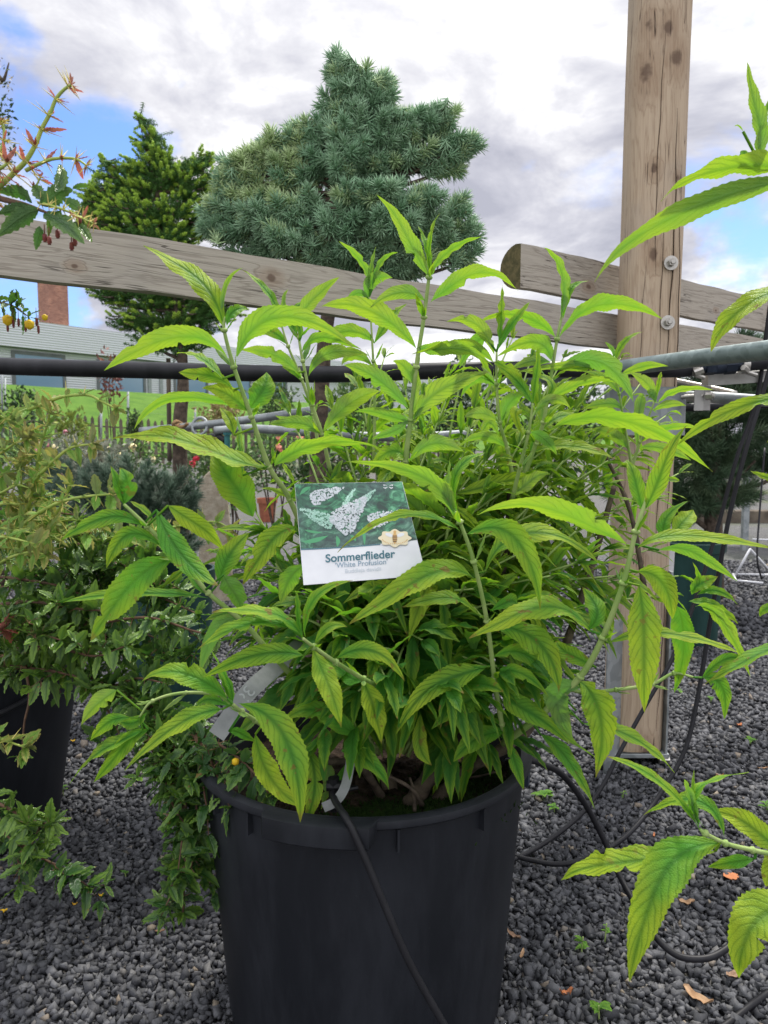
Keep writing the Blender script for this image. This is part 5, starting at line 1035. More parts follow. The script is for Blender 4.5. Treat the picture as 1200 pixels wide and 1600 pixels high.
for sp_ in SHOOTS: build_shoot(bb, sp_)
# woody base and the many inner shoots
wood = MB()
def wt(pts, r0, r1): 
    P = catmull(pts, 6); n = len(P); wood.tube(P, [(r0+(r1-r0)*i/(n-1))*(1+.12*math.sin(i*1.9)) for i in range(n)], 9)
wt([PX(640, 1262, 1.17), PX(665, 1222, 1.18), PX(700, 1180, 1.2), PX(720, 1140, 1.22), PX(760, 1000, 1.27), PX(790, 860, 1.3), PX(802, 720, 1.32)], .016, .006)
wt([PX(620, 1262, 1.2), PX(600, 1210, 1.22), PX(560, 1165, 1.22), PX(520, 1080, 1.25), PX(500, 940, 1.3)], .013, .006)
wt([PX(650, 1255, 1.2), PX(690, 1180, 1.26), PX(690, 1050, 1.28), PX(688, 940, 1.3), PX(670, 820, 1.34)], .013, .005)
wt([PX(680, 1250, 1.19), PX(740, 1195, 1.2), PX(800, 1160, 1.22), PX(850, 1100, 1.26), PX(920, 900, 1.36), PX(960, 760, 1.4)], .012, .005)
wt([PX(600, 1250, 1.2), PX(560, 1195, 1.14), PX(510, 1190, 1.12), PX(470, 1180, 1.13)], .007, .003)
wt([PX(660, 1258, 1.14), PX(640, 1230, 1.13), PX(580, 1200, 1.12)], .004, .002)
wt([PX(648, 1268, 1.13), PX(646, 1235, 1.14), PX(640, 1215, 1.15)], .003, .002)
wt([PX(1010, 940, 1.33), PX(985, 800, 1.36), PX(940, 700, 1.4)], .005, .003); wt([PX(690, 1200, 1.2), PX(730, 1215, 1.22), PX(780, 1205, 1.22)], .003, .0015)
wood.build('woody_stem', M['bark'], bb)
stem_in = MB()
def inner_shoot(P, rad, L0, yl, step=.036, mb=None, deep=False, wk=1.0, dr=.6):
    """an inner shoot with opposite pairs of drooping leaves"""
    P = catmull(P, 8); n = len(P); stem_in.tube(P, [rad*(1-.6*i/(n-1)) for i in range(n)], 6)
    acc = 0; k = R.randrange(2); tot = sum((P[i]-P[i-1]).length for i in range(1, n)); run = 0
    for i in range(1, n):
        seg = (P[i]-P[i-1]).length; acc += seg; run += seg
        if acc < step and i < n-1: continue
        acc = 0; k += 1; T = (P[i]-P[i-1]).normalized(); f = run/tot; a = T.orthogonal().normalized(); b = T.cross(a); base_q = k*math.pi/2 + R.uniform(-.4, .4)
        if f < .22: continue
        sets = [0, math.pi] if i < n-1 else [0, math.pi, math.pi/2]
        for q in sets:
            o = a*math.cos(base_q+q) + b*math.sin(base_q+q)
            L = L0*R.uniform(.6, 1.2)*(1-.5*max(0, f-.75)/.25); el = R.uniform(.1, .6)+.9*max(0, f-.8)/.2
            d = (o*math.cos(el)+T*math.sin(el)).normalized(); p1 = P[i]+d*L*.5; p2 = P[i]+d*L+Vector((0, 0, -L*R.uniform(.05, dr)))
            wdir = d.cross(Vector((0, 0, 1)))
            if wdir.length < .2: wdir = d.cross(T)
            W = -wdir.normalized() + Vector((0, 0, R.gauss(0, .45)))
            c_ = d.cross(W)
            if c_.z < 0: W = -W
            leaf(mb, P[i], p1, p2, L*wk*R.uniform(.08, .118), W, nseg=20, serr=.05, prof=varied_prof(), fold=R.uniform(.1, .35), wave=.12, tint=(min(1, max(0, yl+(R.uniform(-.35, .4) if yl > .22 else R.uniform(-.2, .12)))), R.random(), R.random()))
            if R.random() < .35:      # axillary leaflets
                l2 = L*.38; d2 = (d*.5+T).normalized(); leaf(mb, P[i], P[i]+d2*l2*.5, P[i]+d2*l2, l2*.13, W, nseg=10, serr=.09, tint=(yl, R.random(), 0))
inner = MB()
base0 = Vector((PC.x+.03, PC.y, .46))
def inner_to(px, py, d, L0=.105, yl=.5, start=None, rad=.0035, sway=.05):
    low = py > 930; e = PX(px, py - (45 if py > 1080 else 0), d); s_ = start or (base0 + Vector((R.uniform(-.06, .08), R.uniform(-.06, .08), 0)))
    mid = s_.lerp(e, .5) + Vector((R.uniform(-sway, sway), R.uniform(-sway, sway), .05)); mid.z += .04
    inner_shoot([s_, s_.lerp(mid, .5)+Vector((0, 0, .03)), mid, mid.lerp(e, .5)+Vector((0, 0, .01)), e], rad, L0*(1.3 if low else 1.22), yl, mb=inner, **(dict(wk=1.3, dr=.38, step=.052) if low else {}))
INNER = [(560, 600, 1.45, .12, .7), (600, 560, 1.5, .1, .7), (520, 640, 1.42, .11, .6), (700, 590, 1.38, .1, .8), (740, 640, 1.3, .11, .8), (780, 600, 1.42, .1, .75), (830, 560, 1.5, .1, .8), (860, 620, 1.45, .11, .8), (900, 600, 1.5, .1, .8), (930, 650, 1.42, .1, .8), (960, 600, 1.55, .1, .8), (1000, 640, 1.5, .09, .75),
      (820, 680, 1.3, .11, .7), (880, 720, 1.3, .1, .7), (760, 720, 1.25, .11, .6), (700, 720, 1.3, .11, .55), (640, 700, 1.36, .11, .55), (580, 700, 1.38, .1, .55), (940, 760, 1.35, .1, .65), (980, 720, 1.45, .1, .7), (1020, 780, 1.4, .09, .6), (840, 800, 1.24, .1, .55), (900, 830, 1.25, .1, .5), (780, 830, 1.2, .1, .45), (720, 860, 1.2, .1, .35), (690, 780, 1.24, .11, .5),
      (960, 900, 1.3, .1, .5), (860, 900, 1.18, .1, .4), (800, 940, 1.16, .11, .3), (700, 960, 1.16, .12, .2), (640, 960, 1.16, .12, .2), (580, 960, 1.14, .11, .15), (540, 990, 1.12, .11, .12), (620, 1040, 1.08, .12, .12), (700, 1060, 1.08, .12, .15), (760, 1040, 1.1, .11, .2), (560, 1080, 1.08, .11, .1), (500, 1050, 1.12, .11, .08), (860, 1010, 1.16, .1, .3), (820, 1090, 1.12, .11, .18),
      (460, 760, 1.34, .11, .55), (420, 830, 1.3, .1, .5), (400, 900, 1.26, .1, .35), (360, 870, 1.28, .09, .4), (470, 900, 1.24, .1, .3), (430, 960, 1.2, .1, .2), (380, 960, 1.22, .09, .15), (560, 860, 1.26, .1, .25), (620, 880, 1.26, .1, .25), (520, 760, 1.36, .1, .5), (480, 700, 1.42, .1, .55), (660, 620, 1.5, .1, .6), (1010, 860, 1.4, .09, .5), (640, 1130, 1.06, .11, .1), (740, 1130, 1.08, .11, .14), (470, 1090, 1.16, .1, .08), (1040, 930, 1.36, .08, .5), (1060, 900, 1.4, .07, .5), (660, 900, 1.22, .1, .2), (740, 800, 1.35, .1, .4), (800, 760, 1.4, .11, .5), (600, 800, 1.4, .1, .3), (650, 760, 1.45, .1, .4),
      (540, 900, 1.3, .1, .15), (750, 970, 1.25, .1, .15), (530, 1130, 1.1, .1, .08), (790, 1150, 1.13, .1, .16), (440, 1030, 1.22, .09, .1),
      (730, 550, 1.42, .09, .85), (800, 530, 1.5, .08, .85), (880, 560, 1.46, .08, .8), (690, 650, 1.34, .1, .75), (780, 690, 1.26, .1, .7), (850, 660, 1.36, .1, .8), (920, 690, 1.38, .09, .8), (960, 660, 1.48, .09, .8), (1010, 700, 1.46, .08, .75), (1040, 650, 1.55, .08, .8), (860, 760, 1.28, .09, .65), (930, 810, 1.3, .09, .6), (990, 820, 1.38, .08, .6), (820, 860, 1.22, .09, .5), (760, 890, 1.2, .09, .45), (610, 640, 1.4, .1, .7), (550, 680, 1.42, .1, .6), (660, 680, 1.3, .1, .65), (720, 680, 1.32, .09, .7), (900, 780, 1.36, .09, .6), (1060, 740, 1.5, .07, .7), (450, 640, 1.4, .09, .6), (590, 740, 1.34, .09, .5), (630, 590, 1.42, .09, .75), (970, 560, 1.6, .07, .8), (1000, 600, 1.6, .07, .8)]
INNER += [(400, 800, 1.34, .11, .5), (380, 850, 1.3, .11, .4), (430, 880, 1.26, .11, .35), (470, 840, 1.3, .11, .4), (440, 930, 1.2, .11, .25), (500, 940, 1.18, .11, .2), (400, 1000, 1.2, .1, .15), (520, 1040, 1.14, .11, .1), (900, 880, 1.22, .1, .45), (940, 860, 1.3, .1, .5), (1000, 900, 1.36, .09, .5), (900, 950, 1.2, .1, .35), (850, 960, 1.14, .1, .3), (880, 1050, 1.2, .09, .25),
      (840, 1130, 1.18, .09, .2), (780, 1090, 1.08, .1, .18), (700, 1120, 1.05, .1, .14), (600, 1100, 1.05, .11, .12), (660, 1000, 1.1, .12, .2), (740, 920, 1.14, .11, .35), (680, 860, 1.2, .11, .35), (600, 920, 1.16, .11, .2), (560, 1020, 1.08, .11, .14), (820, 1020, 1.1, .1, .25), (700, 620, 1.3, .09, .8), (640, 640, 1.36, .09, .7), (800, 640, 1.34, .09, .8), (870, 690, 1.3, .09, .75), (950, 720, 1.36, .08, .7), (900, 640, 1.4, .08, .85), (760, 770, 1.22, .1, .5), (830, 740, 1.26, .1, .6)]
INNER += [(560, 1195, 1.07, .1, .06), (700, 1205, 1.14, .1, .06), (760, 1205, 1.15, .1, .08), (805, 1195, 1.18, .09, .1), (505, 1190, 1.08, .1, .05), (670, 1170, 1.2, .1, .05)]
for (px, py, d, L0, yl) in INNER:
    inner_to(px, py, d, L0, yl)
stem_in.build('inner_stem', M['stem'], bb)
fo = inner.build('foliage', M['leaf_shaded'], bb); fo['kind'] = 'stuff'
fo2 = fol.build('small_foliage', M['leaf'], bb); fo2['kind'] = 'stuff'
# second bush, entering from the right
RIGHT = [
 ('shoot nearest the camera, low on the right', F_, [(1700, 900, 1.02), (1450, 860, .90), (1250, 820, .82), (1130, 795, .78), (1010, 765, .76), (920, 720, .75), (895, 700, .75)], .0034, [
  (892, 695, 862, 570, 826, 478, 32, 0, .4), (890, 690, 868, 560, 868, 438, 26, .01, .3), (915, 692, 905, 520, 1108, 412, 40, .02, .4), (900, 716, 735, 505, 470, 372, 44, -.01, .5), (1005, 742, 850, 575, 622, 616, 72, .04, .35), (996, 765, 720, 930, 580, 1384, 205, -.05, .5), (965, 800, 560, 850, 262, 914, 118, .03, .7), (1260, 800, 1120, 690, 950, 618, 120, .02, .85), (1330, 720, 1230, 860, 1190, 960, 110, -.02, .8), (1420, 1010, 1170, 1090, 1075, 1358, 230, -.03, .95), (1140, 835, 1040, 850, 925, 870, 66, .03, .1)]),
 ('upright shoot with long leaves, high on the right', G_, [(1300, 2000, 1.05), (1230, 1500, .98), (1180, 1100, .93), (1120, 800, .89), (1085, 610, .88), (1000, 585, .88)], .004, [
  (985, 588, 992, 420, 957, 222, 52, 0, .5), (925, 560, 940, 552, 965, 590, 30, 0, .3), (1140, 630, 900, 595, 640, 712, 76, -.02, .75), (1150, 640, 740, 745, 402, 1006, 84, -.05, .6), (1200, 1040, 960, 1095, 815, 1243, 64, -.02, .9), (1240, 1420, 940, 1450, 705, 1588, 56, .02, .75), (1000, 465, 1022, 400, 1050, 300, 18, .01, .2), (940, 470, 925, 450, 908, 452, 6, 0, .8)]),
 ('side shoot at the right edge', Z0, [(1330, 900, 1.15), (1260, 780, 1.1), (1230, 720, 1.08)], .003, [(1230, 738, 1200, 746, 1172, 736, 14, 0, .8), (1280, 640, 1240, 650, 1196, 690, 16, 0, .8), (1260, 1000, 1170, 1032, 1098, 1062, 20, .0, .35), (1230, 940, 1200, 950, 1186, 964, 16, 0, .3)]),
]
b2 = empty('butterfly_bush', (1.05, 1.15, 0), 'second butterfly bush reaching into the picture from the right edge, close to the camera', 'shrub')
for sp_ in RIGHT: build_shoot(b2, sp_, True)
mb = MB(); 
for a in (PX(780+1700/2.857, 1050+900/2.857, 1.02), PX(750+1300/2.2867, 2000/2.2867, 1.05), PX(1330, 900, 1.15)):
    mb.tube(catmull([Vector((1.05, 1.15, 0.0)), Vector((1.02, 1.14, .35)), a], 6), [.011-.0005*i for i in range(13)], 8)
mb.build('woody_stem', M['bark'], b2)
# ------------------------------------------------------------------ barberry
def rosette(mb, p, axis, n, L, tint_y, droop=.2, m=0, upb=.35, wk=1.0):
    a = axis.orthogonal().normalized(); b = axis.cross(a); q0 = R.random()*6.28
    for i in range(n):
        q = q0+i*2*math.pi/n + R.uniform(-.4, .4); o = a*math.cos(q)+b*math.sin(q)
        d = (o + axis*R.uniform(.15, .6) + Vector((0, 0, upb*R.uniform(-.6, 1)))).normalized(); l = L*R.uniform(.65, 1.2)
        p1 = p+d*l*.5; p2 = p+d*l+Vector((0, 0, -l*droop*R.uniform(.2, 1.6)))
        W = d.cross(Vector((R.gauss(0, .3), R.gauss(0, .3), 1))).normalized()
        if d.cross(W).z < 0: W = -W
        leaf(mb, p, p1, p2, l*wk*R.uniform(.165, .235), W, nseg=14, serr=.11, fold=R.uniform(.15, .4), wave=.16, prof=barb_prof, cols=(-1, -.5, 0, .5, 1), tint=(min(1, max(0, tint_y+R.uniform(-.25, .25))), R.random(), R.random()*.6), m=m)
def thorn3(mb, p, axis, L, m=0, r=.0009):
    a = axis.orthogonal().normalized(); b = axis.cross(a); q0 = R.random()*6.28
    for i in range(3):
        q = q0+i*1.25; d = (a*math.cos(q)+b*math.sin(q)+axis*R.uniform(-.1, .25)).normalized(); l = L*R.uniform(.7, 1.2)
        mb.tube([p, p+d*l*.5, p+d*l], [r, r*.8, r*.15], 4, m, cap=False)
def berb_branch(par, pts, rad, kind, step=.022, L=.034, thorn=.016, nl=4, ty=.3):
    P = catmull([PX(*q) for q in pts], 8); n = len(P)
    mb = MB(); mb.tube(P, [rad*(1-.6*i/(n-1)) for i in range(n)], 7)
    lf = MB(); th = MB(); acc = step*R.random(); twigs = []
    for i in range(1, n):
        seg = (P[i]-P[i-1]).length; T = (P[i]-P[i-1]).normalized()
        while acc < seg:
            p = P[i-1]+T*acc
            if kind == 'young':
                (R.random() < .7) and thorn3(th, p, T, thorn, 0, .0011); rosette(lf, p, T, R.choice((3, 4, 5)), L*R.uniform(.6, 1.1), R.choice((.05, .1, .3, .8)), R.choice((.0, .2)), upb=.9)
            else:
                rosette(lf, p, T, R.choice((2, 3, 4, 5)), L*R.uniform(.75, 1.1), ty+R.uniform(-.1, .25), R.choice((-.1, .05, .2, .35)), upb=.8)
                if R.random() < .4: thorn3(th, p, T, thorn, 0, .0008)
                if R.random() < .42: twigs.append((p, (T*R.uniform(.2, .9) + Vector((R.gauss(0, .6), R.gauss(0, .6), R.gauss(.15, .6)))).normalized(), R.uniform(.03, .085)))
            acc += step*R.uniform(.55, 1.6)
        acc -= seg
    for p, d, l in twigs:
        e = p+d*l+Vector((0, 0, -.15*l)); mb.tube([p, p+d*l*.5, e], [rad*.35, rad*.3, rad*.18], 5)
        k = max(2, int(l/.016))
        for j in range(1, k+1): rosette(lf, p.lerp(e, j/k), d, R.choice((2, 3, 4)), L*R.uniform(.6, 1.05), ty+R.uniform(-.1, .45)*(j/k), R.choice((-.1, .05, .3)), upb=.9)
        if R.random() < .5: thorn3(th, p.lerp(e, .6), d, thorn, 0, .0008)
    br = mb.build('branch', M['ygstem'] if kind == 'young' else M['twig'], par)
    e = P[-1]; rosette(lf, e, (P[-1]-P[-2]).normalized(), 5, L*.8, .7, 0)
    if lf.v: lf.build('foliage', M['barb_bronze'] if kind == 'young' else M['barb'], br)
    if th.v: th.build('thorns', M['thorn_y'] if kind == 'young' else M['thorn_b'], br)
    return br
LP = Vector((-1.03, 1.86, 0))
lpot = empty('plant_pot', LP, 'tall black bucket-like pot with a wire handle at the left edge', 'plant pot')
mb = MB(); mb.lathe(LP, [(.14, .003), (.185, .004), (.195, .02), (.262, .46), (.263, .475), (.275, .477), (.277, .492), (.268, .495), (.258, .49), (.25, .45), (.0, .45)], 72); mb.build('body', M['pot'], lpot, smooth='auto')
mb = MB(); mb.lathe(LP+Vector((0, 0, .445)), [(.25, .0), (.12, .012), (0.001, .018)], 40); mb.build('soil', M['soil'], lpot)
tube_obj('handle', [LP+Vector((.262*math.cos(q), .262*math.sin(q)-.012, .44-.085*math.sin((q+math.pi*.98)/(math.pi*.96)*math.pi))) for q in np.linspace(-math.pi*.98, -.02, 12)], .0065, M['pipe_black'], par=lpot)
M['scuff'] = noisy('pale_scuff', (.22, .19, .15), (.12, .11, .09), 90, .8, .2)
bb1 = empty('barberry', (LP.x, LP.y, .45), 'sprawling spiny evergreen barberry in the left-hand pot, its branches trailing to the big pot', 'shrub')
trail = [
 ([(0, 1018, 1.75), (60, 1030, 1.66), (120, 1052, 1.55), (180, 1072, 1.45), (225, 1105, 1.36), (262, 1150, 1.28), (282, 1210, 1.23), (292, 1290, 1.20), (288, 1360, 1.19), (286, 1425, 1.19)], .005, .015, .036, 4, .2),
 ([(180, 1072, 1.45), (240, 1110, 1.36), (300, 1140, 1.25), (345, 1165, 1.18), (390, 1200, 1.12), (420, 1240, 1.10)], .0035, .014, .034, 4, .12),
 ([(300, 1140, 1.25), (330, 1190, 1.18), (345, 1230, 1.14), (360, 1262, 1.1)], .003, .014, .032, 4, .12),
 ([(262, 1150, 1.28), (256, 1200, 1.24), (272, 1262, 1.2), (300, 1300, 1.18)], .003, .014, .034, 4, .12),
 ([(0, 1010, 1.70), (70, 985, 1.60), (150, 975, 1.50), (230, 965, 1.45), (300, 985, 1.42), (340, 995, 1.4)], .004, .018, .036, 4, .25),
 ([(0, 960, 1.8), (80, 935, 1.7), (160, 915, 1.62), (240, 930, 1.55), (310, 960, 1.5)], .004, .016, .036, 4, .25),
 ([(0, 920, 1.85), (70, 895, 1.72), (150, 880, 1.65), (220, 892, 1.6), (280, 920, 1.55)], .004, .016, .036, 4, .3),
 ([(0, 880, 1.85), (60, 862, 1.75), (140, 850, 1.68), (200, 855, 1.62), (235, 870, 1.6)], .004, .016, .036, 4, .45),
 ([(0, 945, 1.6), (50, 940, 1.55), (110, 950, 1.5), (170, 955, 1.46)], .0045, .015, .038, 4, .3),
 ([(-20, 1040, 1.62), (40, 1010, 1.52), (100, 1015, 1.46), (150, 1025, 1.42), (195, 1010, 1.38)], .004, .014, .04, 4, .6),
 ([(0, 1040, 1.58), (50, 1045, 1.5), (90, 1050, 1.46), (130, 1062, 1.43), (160, 1095, 1.42)], .004, .015, .04, 4, .55),
 ([(-30, 1240, 1.5), (10, 1262, 1.46), (50, 1282, 1.42), (80, 1288, 1.40)], .004, .013, .042, 4, .75),
 ([(-20, 1280, 1.48), (20, 1312, 1.44), (60, 1338, 1.42), (100, 1358, 1.42), (138, 1385, 1.42)], .0035, .014, .036, 4, .1),
 ([(-30, 1230, 1.6), (10, 1300, 1.52), (28, 1345, 1.5), (30, 1385, 1.5)], .003, .016, .036, 4, .12),
 ([(200, 1088, 1.4), (230, 1140, 1.33), (240, 1180, 1.3), (258, 1240, 1.28)], .003, .014, .034, 4, .15),
 ([(180, 1072, 1.45), (215, 1060, 1.40), (260, 1068, 1.36)], .003, .013, .034, 4, .2),
 ([(60, 1030, 1.66), (110, 1010, 1.6), (170, 1015, 1.5), (225, 1022, 1.46), (270, 1040, 1.42)], .003, .014, .036, 4, .2),
 ([(-20, 900, 1.62), (30, 905, 1.58), (90, 915, 1.55), (140, 935, 1.52)], .004, .014, .038, 4, .4),
 ([(40, 1040, 1.5), (46, 1090, 1.46), (38, 1130, 1.45), (34, 1180, 1.45)], .0035, .2, .03, 2, .7),
]
trail += [([(210, 1095, 1.38), (250, 1140, 1.3), (272, 1200, 1.25), (280, 1280, 1.22), (276, 1350, 1.21)], .003, .012, .036, 4, .15), ([(262, 1150, 1.28), (285, 1190, 1.24), (305, 1240, 1.21), (306, 1310, 1.2), (296, 1370, 1.19)], .003, .012, .036, 4, .12), ([(300, 1140, 1.25), (315, 1180, 1.2), (318, 1230, 1.18), (325, 1270, 1.17)], .003, .012, .034, 4, .12),
 ([(0, 975, 1.7), (50, 960, 1.62), (100, 965, 1.56), (140, 990, 1.52)], .004, .014, .038, 4, .2), ([(-20, 860, 1.7), (40, 850, 1.65), (100, 840, 1.6), (160, 830, 1.56)], .004, .014, .036, 4, .4), ([(60, 900, 1.75), (130, 890, 1.66), (200, 910, 1.6), (250, 945, 1.55)], .004, .014, .036, 4, .2),
 ([(100, 1000, 1.62), (160, 995, 1.55), (220, 990, 1.5), (270, 1010, 1.46), (320, 1035, 1.42)], .003, .014, .036, 4, .2), ([(120, 1055, 1.5), (150, 1085, 1.47), (180, 1130, 1.44), (190, 1165, 1.43)], .003, .014, .036, 4, .5), ([(-30, 820, 1.6), (20, 812, 1.57), (70, 800, 1.55), (120, 805, 1.53)], .004, .015, .034, 4, .5), ([(-30, 1000, 1.5), (20, 985, 1.46), (60, 990, 1.44), (95, 1000, 1.43)], .0035, .013, .038, 4, .6)]
for (pts, rad, step, L, nl, ty) in trail: berb_branch(bb1, pts, rad, 'old', step*1.6, L*1.32, .018, nl, ty)
K = 2.4
def c4_(x, y, d): return (x/K, 400+y/K, d)
young = [
 [c4_(40, 1130, 1.55), c4_(90, 1000, 1.5), c4_(130, 850, 1.46), c4_(150, 720, 1.43), c4_(175, 640, 1.42), c4_(186, 592, 1.41)],
 [c4_(20, 1060, 1.5), c4_(100, 950, 1.45), c4_(130, 850, 1.42), c4_(200, 770, 1.40), c4_(265, 720, 1.39), c4_(345, 705, 1.38)],
 [c4_(60, 1120, 1.45), c4_(90, 1010, 1.42), c4_(170, 950, 1.38), c4_(250, 915, 1.36), c4_(340, 900, 1.35), c4_(425, 893, 1.34)],
 [c4_(-60, 640, 1.5), c4_(0, 625, 1.48), c4_(70, 590, 1.46), c4_(150, 560, 1.44), c4_(235, 528, 1.42), c4_(330, 522, 1.41), c4_(380, 545, 1.4), c4_(435, 572, 1.4)],
 [c4_(-60, 1010, 1.4), c4_(0, 1020, 1.38), c4_(70, 1030, 1.36), c4_(180, 1045, 1.34)],
 [c4_(-60, 560, 1.5), c4_(0, 600, 1.48), c4_(50, 620, 1.46), c4_(120, 665, 1.45)],
 [c4_(-60, 900, 1.45), c4_(0, 890, 1.42), c4_(60, 860, 1.4), c4_(110, 870, 1.4)],
 [c4_(-60, 960, 1.5), c4_(10, 930, 1.47), c4_(80, 930, 1.45), c4_(150, 905, 1.44)],
 [c4_(150, 1060, 1.5), c4_(200, 980, 1.46), c4_(240, 920, 1.44), c4_(262, 860, 1.42)],
 [(140, 845, 1.6), (200, 838, 1.55), (260, 826, 1.5), (330, 815, 1.46), (360, 826, 1.45)],
 [c4_(-60, 1090, 1.3), c4_(0, 1055, 1.28), c4_(60, 1062, 1.27), c4_(130, 1080, 1.27)],
 [(-30, 1150, 1.35), (0, 1155, 1.32), (22, 1162, 1.31), (40, 1168, 1.31)],
]
young += [[c4_(-60, 760, 1.5), c4_(0, 740, 1.47), c4_(60, 700, 1.45), c4_(100, 690, 1.44)], [c4_(20, 1100, 1.5), c4_(60, 960, 1.47), c4_(80, 860, 1.45), c4_(70, 770, 1.44)], [c4_(-50, 1180, 1.4), c4_(40, 1130, 1.36), c4_(120, 1110, 1.34), c4_(170, 1120, 1.33)],
 [c4_(60, 1150, 1.5), c4_(160, 1080, 1.46), c4_(250, 1040, 1.43), c4_(330, 1040, 1.42)], [c4_(-50, 830, 1.5), c4_(20, 820, 1.47), c4_(90, 790, 1.46)], [c4_(100, 1100, 1.55), c4_(200, 1010, 1.5), c4_(290, 990, 1.48), c4_(380, 1010, 1.47)]]
for i, pts in enumerate(young): berb_branch(bb1, pts, .0046 if i < 4 else .0034, 'young', .027, .040, .025)
berb_branch(bb1, [(-60, 470, 1.5), (-10, 472, 1.48), (20, 478, 1.47), (45, 495, 1.46)], .0025, 'old', .014, .03, .01, 3, .35)
bl = MB(); rosette(bl, PX(4, 985, 1.42), Vector((.5, -.5, .6)).normalized(), 7, .032, .2, .0, upb=.9, wk=1.9); bl.build('red_young_leaves', M['barb_red'], bb1)
fl = MB(); buds = MB()
def flower(px, py, d, r):
    c = PX(px, py, d)
    for j in range(7):
        a = Vector((R.gauss(0, 1), R.gauss(0, 1), R.gauss(-.3, .8))).normalized(); b = a.orthogonal().normalized(); e = a.cross(b)
        ids = [fl.vert(c+a*r*.2-b*r*.55), fl.vert(c+a*r*.8-e*r*.4), fl.vert(c+a*r*.9+b*r*.4), fl.vert(c+a*r*.5+e*r*.6)]; fl.face(ids)
    fl.tube([c+Vector((0, 0, -r)), c+Vector((0, 0, -r*.5)), c+Vector((0, 0, r*.5)), c+Vector((0, 0, r*.95))], [r*.2, r*.85, r*.9, r*.2], 10)
for q in ((12, 500, 1.46, .0105), (46, 507, 1.45, .0095), (70, 496, 1.45, .006), (275, 1350, 1.18, .0055), (368, 1190, 1.13, .006), (408, 1258, 1.08, .004), (372, 1258, 1.08, .004)): flower(*q)
fl.build('flowers', M['yflower'], bb1)
def pendant(mb, px, py, d, l=.012):
    c = PX(px, py, d); mb.tube([c+Vector((0, 0, l*2.2)), c+Vector((0, 0, l*.7))], [.0005, .0006], 4); mb.tube([c+Vector((0, 0, l*.7)), c+Vector((0, 0, l*.5)), c-Vector((0, 0, l*.35)), c-Vector((0, 0, l*.5)), c-Vector((0, 0, l*.62))], [.0008, .0022, .0024, .0013, .002], 7)
for q in ((12, 512), (21, 506), (29, 504), (57, 503), (40, 512), (60, 515)): pendant(buds, *q, 1.46)
buds.build('buds', M['redbud'], bb1)
# barberry tips above the rail, nearer the camera
bb2 = empty('barberry', (-.95, 1.0, 0), 'thorny barberry shoot with red young leaves, in front of the rail at top left', 'shrub')
T3 = lambda x, y, d: (x/3, y/3, d)
def spiny(pts, rad, step, th_len, nl, Lr, kind='red'):
    P = catmull([PX(*q) for q in pts], 8); n = len(P); mb = MB(); mb.tube(P, [rad*(1-.55*i/(n-1)) for i in range(n)], 8); br = mb.build('branch', M['ygstem'] if kind == 'red' else M['twig'], bb2)
    lf = MB(); th = MB(); acc = step*.4
    for i in range(1, n):
        seg = (P[i]-P[i-1]).length; T = (P[i]-P[i-1]).normalized()
        while acc < seg:
            p = P[i-1]+T*acc; thorn3(th, p, T, th_len, 0, .0007); thorn3(th, p, T, th_len*.8, 0, .0006)
            for _ in range(nl): rosette(lf, p, T, 1, Lr*R.uniform(.6, 1.3), R.random(), -.1, upb=.2, wk=.62)
            acc += step*R.uniform(.7, 1.2)
        acc -= seg
    for _ in range(2): thorn3(th, P[-1], (P[-1]-P[-2]).normalized(), th_len*.8, 0, .0006)
    rosette(lf, P[-1], (P[-1]-P[-2]).normalized(), 4, Lr*.6, .1, 0, wk=.6)
    lf.build('foliage', M['barb_red'] if kind == 'red' else M['barb'], br); th.build('thorns', M['thorn_y'], br)
DT = .80
spiny([T3(-200, 1000, .9), T3(-60, 930, .84), T3(0, 872, DT), T3(60, 815, DT), T3(120, 755, DT), T3(165, 680, DT), T3(195, 605, DT), T3(235, 530, DT), T3(262, 465, DT), T3(300, 420, DT), T3(335, 398, DT)], .0033, .016, .021, 4, .018)
spiny([T3(120, 800, DT), T3(180, 770, DT), T3(250, 745, DT), T3(330, 742, DT), T3(370, 752, DT), T3(405, 775, DT)], .0022, .016, .017, 3, .017)
spiny([T3(-150, 800, .85), T3(-40, 740, .82), T3(10, 690, .82), T3(20, 620, .82), T3(8, 570, .82)], .0025, .014, .018, 2, .016)
spiny([T3(-100, 830, .8), T3(0, 790, .78), T3(40, 760, .78)], .0025, .014, .018, 3, .02)
spiny([T3(180, 950, .79), T3(260, 970, .78), T3(340, 1000, .78), T3(400, 1030, .77), T3(440, 1048, .77)], .0015, .010, .012, 1, .014)
spiny([T3(150, 900, .8), T3(170, 870, .8), T3(190, 830, .8)], .0015, .010, .014, 3, .014)
mb = MB(); mb.tube(catmull([PX(-60, 290, .86), PX(0, 310, .81), PX(40, 320, .79), PX(75, 333, .785)], 6), [.004-.00015*i for i in range(19)], 8); dkb = mb.build('branch', M['twig'], bb2)
mb = MB(); mb.tube(catmull([Vector((-.95, 1.0, 0)), Vector((-.86, .98, .6)), PX(-60, 310, .88)], 8), .007, 8); mb.tube(catmull([Vector((-.86, .98, .6)), PX(-66, 333, .9), PX(-60, 320, .86)], 5), .005, 8); mb.build('woody_stem', M['bark'], bb2)
